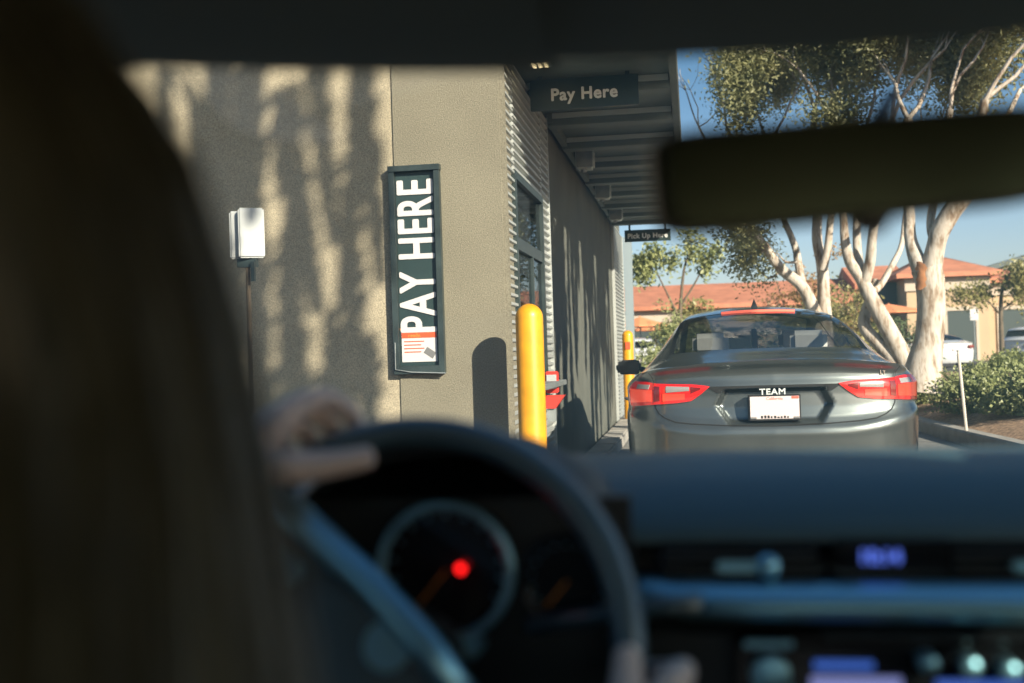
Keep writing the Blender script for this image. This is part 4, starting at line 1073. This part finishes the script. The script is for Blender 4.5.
# rear-view mirror
RM = Matrix.Translation((.103, .68, 1.272)) @ Matrix.Rotation(R(17), 4, 'Z') @ Matrix.Rotation(R(-4.4), 4, 'Y')
def oval(w, h, n=40):
    o_ = []
    for k in range(n):
        a = 2*PI*k/n; c_, s_ = math.cos(a), math.sin(a)
        o_.append((w*math.copysign(abs(c_)**.22, c_), h*math.copysign(abs(s_)**.36, s_)*(1-.05*c_)))
    return o_
mir = MB().prism(oval(.126, .0305), lambda u, v, w: RM @ Vector((u, w, v)), .022).build('rear_view_mirror', M['blackp'], me_, bevel=.006)
MB().prism(oval(.120, .0262), lambda u, v, w: RM @ Vector((u, -.003+w, v)), .003).build('mirror_glass', M['mirrorface'], mir)
MB().prism([(-.012, -.028), (.012, -.028), (.008, -.039), (-.006, -.039)], lambda u, v, w: RM @ Vector((u, -.004+w, v)), .02).build('dimming_tab', M['blackp'], mir, bevel=.003)
MB().tube([RM @ Vector((.01, .02, .0)), RM @ Vector((.02, .07, .01)), (.150, .86, 1.35)], .006, 10).build('mirror_stalk', M['blackp'], mir)
# shell: pillars, doors, floor, seats, bonnet
for s, x in ((-1, -.68), (1, .88)):
    MB().tube([(x, .62, 1.36), (x-.0+s*.03, 1.0, 1.18), (x+s*.05, 1.50, .95)], [.035, .04, .05], 10).build('windscreen_pillar', M['fabric'], me_, smooth=True)
    MB().box(x-.02+s*.04, x+.02+s*.04, -1.3, 1.55, .25, .93).build('door', M['dashlow'], me_, bevel=.01)
    MB().box(x-.025+s*.01, x+.025+s*.01, -.02, .10, .93, 1.39).build('door_pillar', M['fabric'], me_, bevel=.01)
    MB().box(x-.03, x+.03, -1.3, -.85, .93, 1.36).build('rear_pillar', M['fabric'], me_)
    MB().box(x+s*.03-.002, x+s*.03+.002, -.85, .62, .93, 1.38).build('side_window', M['sideglass'], me_)
    MB().box(x-.03, x+.03, -1.3, .64, 1.36, 1.42).build('roof_rail', M['fabric'], me_)
MB().box(-.7, .9, -1.32, 1.6, .2, .24).build('floor_pan', M['dashlow'], me_)
MB().box(-.66, .86, -1.0, -.85, .4, 1.0).build('rear_bench', M['seatdark'], me_, bevel=.03)
MB().box(-.66, .86, -1.5, -1.0, .93, .97).build('rear_shelf', M['seatdark'], me_)
MB().grid([[(-.66, -1.3, 1.36), (.86, -1.3, 1.36)], [(-.66, -1.62, .98), (.86, -1.62, .98)]]).build('rear_window', M['sideglass'], me_)
for x in (-.30, .50):
    st_ = MB().box(x-.24, x+.22, -.02, .12, .42, .93, None).build('front_seat', M['seatdark'], me_, bevel=.04)
    MB().box(x-.13, x+.13, .0, .10, .985, 1.16).build('headrest', M['seatdark'], st_, bevel=.035)
    MB().box(x-.24, x+.22, .12, .62, .38, .52).build('seat_cushion', M['seatdark'], me_, bevel=.04)
rows = []
for y, z, w in ((1.66, .93, .74), (1.8, .925, .76), (2.2, .875, .78), (2.55, .79, .76), (2.72, .70, .70), (2.78, .58, .68), (2.80, .3, .66)):
    rows.append([(OX+w*k/8*1.0, y+(-.12*(k/8)**2 if y > 2 else -.10*(k/8)**2), z-.05*(abs(k)/8)**3) for k in range(-8, 9)])
MB().grid(rows).build('bonnet', M['bodyown'], me_, smooth=True)
for s in (-1, 1):
    MB().grid([[(OX+s*w, y, z-.05), (OX+s*(w+.05), y, z-.2), (OX+s*(w+.04), y, .25)] for y, z, w in ((1.5, .93, .74), (1.8, .925, .76), (2.2, .875, .78), (2.55, .79, .76), (2.68, .70, .70))]).build('wing', M['bodyown'], me_, smooth=True)

# ------------------------------------------------------------------ person (driver)
per = thing('person', 'long haired driver seen from behind in a pale shirt holding the steering wheel', 'person', (-.30, .36, .5))
PO = Vector(per.location)
def skin_obj(name, verts, edges, radii, m_, parent, root=0, sub=2):
    me = bpy.data.meshes.new(name); me.from_pydata([Vector(v)-PO for v in verts], edges, []); me.materials.append(m_)
    o = bpy.data.objects.new(name, me); COL.objects.link(o); o.parent = parent
    md = o.modifiers.new('skin', 'SKIN')
    if not me.skin_vertices: 
        bpy.context.view_layer.update()
    for i, r_ in enumerate(radii):
        sv = me.skin_vertices[0].data[i]; sv.radius = (r_, r_) if not hasattr(r_, '__len__') else r_; sv.use_root = (i == root)
    md.use_smooth_shade = True
    sm = o.modifiers.new('sub', 'SUBSURF'); sm.levels = sub; sm.render_levels = sub
    # bake modifiers to a plain mesh
    bpy.context.view_layer.update()
    nm = bpy.data.meshes.new_from_object(o.evaluated_get(bpy.context.evaluated_depsgraph_get()))
    o.modifiers.clear(); o.data = nm; nm.shade_smooth()
    return o
Vv = []; E_ = []; Rr = []
def av(p, r_, frm=None):
    Vv.append(p); Rr.append(r_)
    if frm is not None: E_.append((frm, len(Vv)-1))
    return len(Vv)-1
pel = av((-.30, .22, .58), (.15, .11)); wst = av((-.30, .23, .74), (.12, .09), pel); chs = av((-.30, .26, .90), (.14, .10), wst); sh = av((-.30, .29, 1.00), (.10, .07), chs)
nk = av((-.30, .31, 1.07), .05, sh); hb = av((-.30, .36, 1.16), (.065, .08), nk); hm = av((-.30, .38, 1.235), (.075, .09), hb); ht = av((-.30, .37, 1.29), (.055, .065), hm)
# hips / legs
for s in (-1, 1):
    k1 = av((-.30+s*.10, .30, .55), .085, pel); k2 = av((-.30+s*.13, .66, .60), .065, k1); k3 = av((-.30+s*.12, .80, .42), .055, k2); k4 = av((-.30+s*.11, .98, .30), .04, k3); av((-.30+s*.11, 1.08, .30), .035, k4)
# left arm
def arm(shp, elb, wr):
    a = av(shp, .055, sh); b = av(tuple((Vector(shp)+Vector(elb))/2), .047, a); c = av(elb, .041, b); d = av(tuple((Vector(elb)*.45+Vector(wr)*.55)), .036, c); e = av(wr, .026, d)
    return e
wl = arm((-.47, .30, .99), (-.53, .60, .90), (-.375, .88, 1.035))
def hand(w, heel, fingers, thumb):
    p0 = av(heel, .021, w)
    for k, f in enumerate(fingers):
        c = av(tuple(Vector(heel)*.62+Vector(f[0])*.38), .0165, p0); q = c
        for n_, pt in enumerate(f): q = av(pt, [.0135, .0105, .0098, .0088][n_], q)
    q = p0
    for k, pt in enumerate(thumb): q = av(pt, [.0175, .0135, .0115, .0105][k], q)
# left hand near upper-left of the rim; rim point at angle
def rimpt(deg, rr=.186, h=0):   # deg in view plane (unrotated), returns world
    m_ = Matrix.Translation(wc) @ Matrix.Rotation(-TL, 4, 'X') @ Matrix.Rotation(PI/2, 4, 'X')
    a = R(deg); return m_ @ Vector((rr*math.cos(a), rr*math.sin(a), h))
hand(wl, tuple(rimpt(135, .188, .062)),
     [[tuple(rimpt(132-k*5.4, .221, .040)), tuple(rimpt(128-k*6, .230, .012)), tuple(rimpt(125-k*6, .220, -.018)), tuple(rimpt(124-k*6, .198, -.030))] for k in range(4)],
     [tuple(rimpt(127, .176, .056)), tuple(rimpt(116, .160, .048)), tuple(rimpt(106, .155, .042)), tuple(rimpt(98, .156, .038))])
wr_ = arm((-.13, .30, .99), (-.02, .52, .74), (-.045, .80, .80))
hand(wr_, tuple(rimpt(-20, .205, .062)),
     [[tuple(rimpt(-21+k*5.2, .223, .040)), tuple(rimpt(-20+k*5.6, .229, .008)), tuple(rimpt(-20+k*5.6, .216, -.022)), tuple(rimpt(-20+k*5.6, .193, -.030))] for k in range(4)],
     [tuple(rimpt(-14, .192, .055)), tuple(rimpt(-8, .188, .046)), tuple(rimpt(-3, .186, .038)), tuple(rimpt(1, .187, .034))])
body = skin_obj('body', Vv, E_, Rr, M['skin'], per)
# face details
MB().add([Vector(q)-PO for q in ((-.312, .458, 1.225), (-.288, .458, 1.225), (-.30, .485, 1.222), (-.30, .462, 1.26))], [(0, 1, 2), (1, 3, 2), (3, 0, 2), (0, 3, 1)]).build('nose', M['skin'], per, smooth=True)
for s in (-1, 1): MB().ell(Vector((-.30+s*.03, .452, 1.262))-PO, (.012, .008, .008), 12, 8).build('eye', M['white'], per, smooth=True)
MB().ell(Vector((-.30, .455, 1.195))-PO, (.022, .008, .006), 12, 8).build('mouth', M['red'], per, smooth=True)
# shirt: torso + sleeves shells
Vv = []; E_ = []; Rr = []
a0 = av((-.30, .22, .56), (.165, .125)); a1 = av((-.30, .23, .74), (.14, .11), a0); a2 = av((-.30, .26, .90), (.16, .12), a1); a3 = av((-.30, .29, 1.0), (.115, .085), a2); av((-.30, .30, 1.045), .062, a3)
for shp, elb, wr2 in (((-.47, .30, .99), (-.53, .60, .90), (-.378, .872, 1.03)), ((-.13, .30, .99), (-.02, .52, .74), (-.042, .785, .792))):
    b = av(shp, .068, a3); c = av(tuple((Vector(shp)+Vector(elb))/2), .058, b); d = av(elb, .053, c); e = av(tuple((Vector(elb)*.45+Vector(wr2)*.55)), .046, d); av(wr2, .034, e)
skin_obj('shirt', Vv, E_, Rr, M['shirt'], per)
Vv = []; E_ = []; Rr = []
p0 = av((-.30, .22, .56), (.17, .13))
for s in (-1, 1):
    k1 = av((-.30+s*.10, .31, .55), .10, p0); k2 = av((-.30+s*.13, .66, .60), .078, k1); k3 = av((-.30+s*.12, .80, .42), .066, k2); av((-.30+s*.11, .97, .31), .05, k3)
skin_obj('trousers', Vv, E_, Rr, M['denim'], per)
# hair
hz = [1.352, 1.345, 1.325, 1.30, 1.27, 1.235, 1.20, 1.155, 1.11, 1.05, .98, .90, .82, .76, .74]
he = [-.290, -.262, -.234, -.211, -.189, -.173, -.162, -.151, -.138, -.118, -.108, -.102, -.11, -.15, -.21]
rows = []; NH = 96; rg = random.Random(4)
ph = [rg.uniform(0, 6) for _ in range(5)]
for i, (z, e) in enumerate(zip(np.interp(np.linspace(0, 14, 50), range(15), hz), np.interp(np.linspace(0, 14, 50), range(15), he))):
    c = -.30; rx = e-c; cyy = .355 if z > 1.15 else .355-.10*min(1, (1.15-z)/.2); ry = min(rx*.95, .115); row = []
    low = smooth01((1.16-z)/.12)
    for k in range(NH):
        a = 2*PI*k/NH
        strand = 1+.028*math.sin(a*17+ph[0]+z*9)+.02*math.sin(a*31+ph[1]-z*14)+.02*math.sin(a*7+z*20)
        yy = cyy+ry*math.sin(a)*strand
        if math.sin(a) > 0 and low > 0: yy = cyy+ry*math.sin(a)*strand*(1-.65*low)
        # open the face at the front
        if math.sin(a) > .55 and 1.12 < z < 1.31: yy -= .075*smooth01((math.sin(a)-.55)/.25)
        row.append(Vector((c+rx*math.cos(a)*strand, yy, z))-PO)
    rows.append(row)
hr = MB().grid(rows, True)
hr.f.append(tuple(range(NH))); hr.f.append(tuple(49*NH+k for k in range(NH)))
ho = hr.build('hair', M['hair'], per, smooth=True)
# loose strands
b = MB()
for k in range(160):
    a = rg.uniform(-1.9, 1.3); z0 = rg.uniform(1.18, 1.32); pts = []
    for q in range(9):
        z = z0-(z0-.80)*q/8*rg.uniform(.97, 1.03); e = np.interp(-z, [-h for h in hz], he); rx = (e+.30)*(1.01+.045*math.sin(q*.7+k)); ry = min(rx*.95, .115)*1.03
        cyy = .355 if z > 1.15 else .355-.10*min(1, (1.15-z)/.2)
        pts.append(Vector((-.30+rx*math.cos(a), cyy+ry*math.sin(a), z))-PO)
    b.tube(pts, [.0012+.0012*math.sin(PI*q/8) for q in range(9)], 4, cap=False)
b.build('loose_hair_strands', M['hair'], per, fix=False)

# ------------------------------------------------------------------ light, sky, camera
w = bpy.data.worlds.new('World'); S.world = w; w.use_nodes = True; nt = w.node_tree
sky = nt.nodes.new('ShaderNodeTexSky'); sky.sky_type = 'NISHITA'; sky.sun_disc = False
sky.sun_elevation = math.asin(SUN.z); sky.sun_rotation = math.atan2(SUN.x, SUN.y); sky.air_density = 1.0; sky.dust_density = 1.3; sky.ozone_density = 4.0
tcw = nt.nodes.new('ShaderNodeTexCoord'); sp = nt.nodes.new('ShaderNodeSeparateXYZ'); nt.links.new(tcw.outputs['Generated'], sp.inputs[0])
rw = nt.nodes.new('ShaderNodeValToRGB'); rw.color_ramp.elements[0].position = 0; rw.color_ramp.elements[0].color = (2.0, 1.72, 1.70, 1); rw.color_ramp.elements[1].position = .26; rw.color_ramp.elements[1].color = (.80, .98, .98, 1)
nt.links.new(sp.outputs['Z'], rw.inputs[0]); mw_ = nt.nodes.new('ShaderNodeMixRGB'); mw_.blend_type = 'MULTIPLY'; mw_.inputs[0].default_value = 1
nt.links.new(sky.outputs[0], mw_.inputs[1]); nt.links.new(rw.outputs[0], mw_.inputs[2]); nt.links.new(mw_.outputs[0], nt.nodes['Background'].inputs[0]); nt.nodes['Background'].inputs[1].default_value = .056
ld = bpy.data.lights.new('sun', 'SUN'); ld.energy = 5.0; ld.angle = R(.45); ld.color = (1.0, .90, .73)
lo = bpy.data.objects.new('sun', ld); COL.objects.link(lo); lo.rotation_euler = (-SUN).to_track_quat('-Z', 'Y').to_euler()
cd = bpy.data.cameras.new('camera'); cam = bpy.data.objects.new('camera', cd); COL.objects.link(cam); S.camera = cam
cd.sensor_width = 36; cd.lens = F_/1024*36; cd.clip_start = .02; cd.clip_end = 3000
cam.matrix_world = Matrix.Translation((0, 0, CAMZ)) @ Matrix((rt, ut, -fw)).transposed().to_4x4()
cd.dof.use_dof = True; cd.dof.focus_distance = 7.3; cd.dof.aperture_fstop = (F_/1024*.036)/.0155
S.view_settings.view_transform = 'Standard'; S.view_settings.look = 'None'; S.view_settings.exposure = 1.3; S.view_settings.gamma = 1
S.cycles.use_denoising = True
S.cycles.max_bounces = 8; S.cycles.transparent_max_bounces = 16; S.cycles.caustics_reflective = False; S.cycles.caustics_refractive = False
S.cycles.sample_clamp_indirect = 4
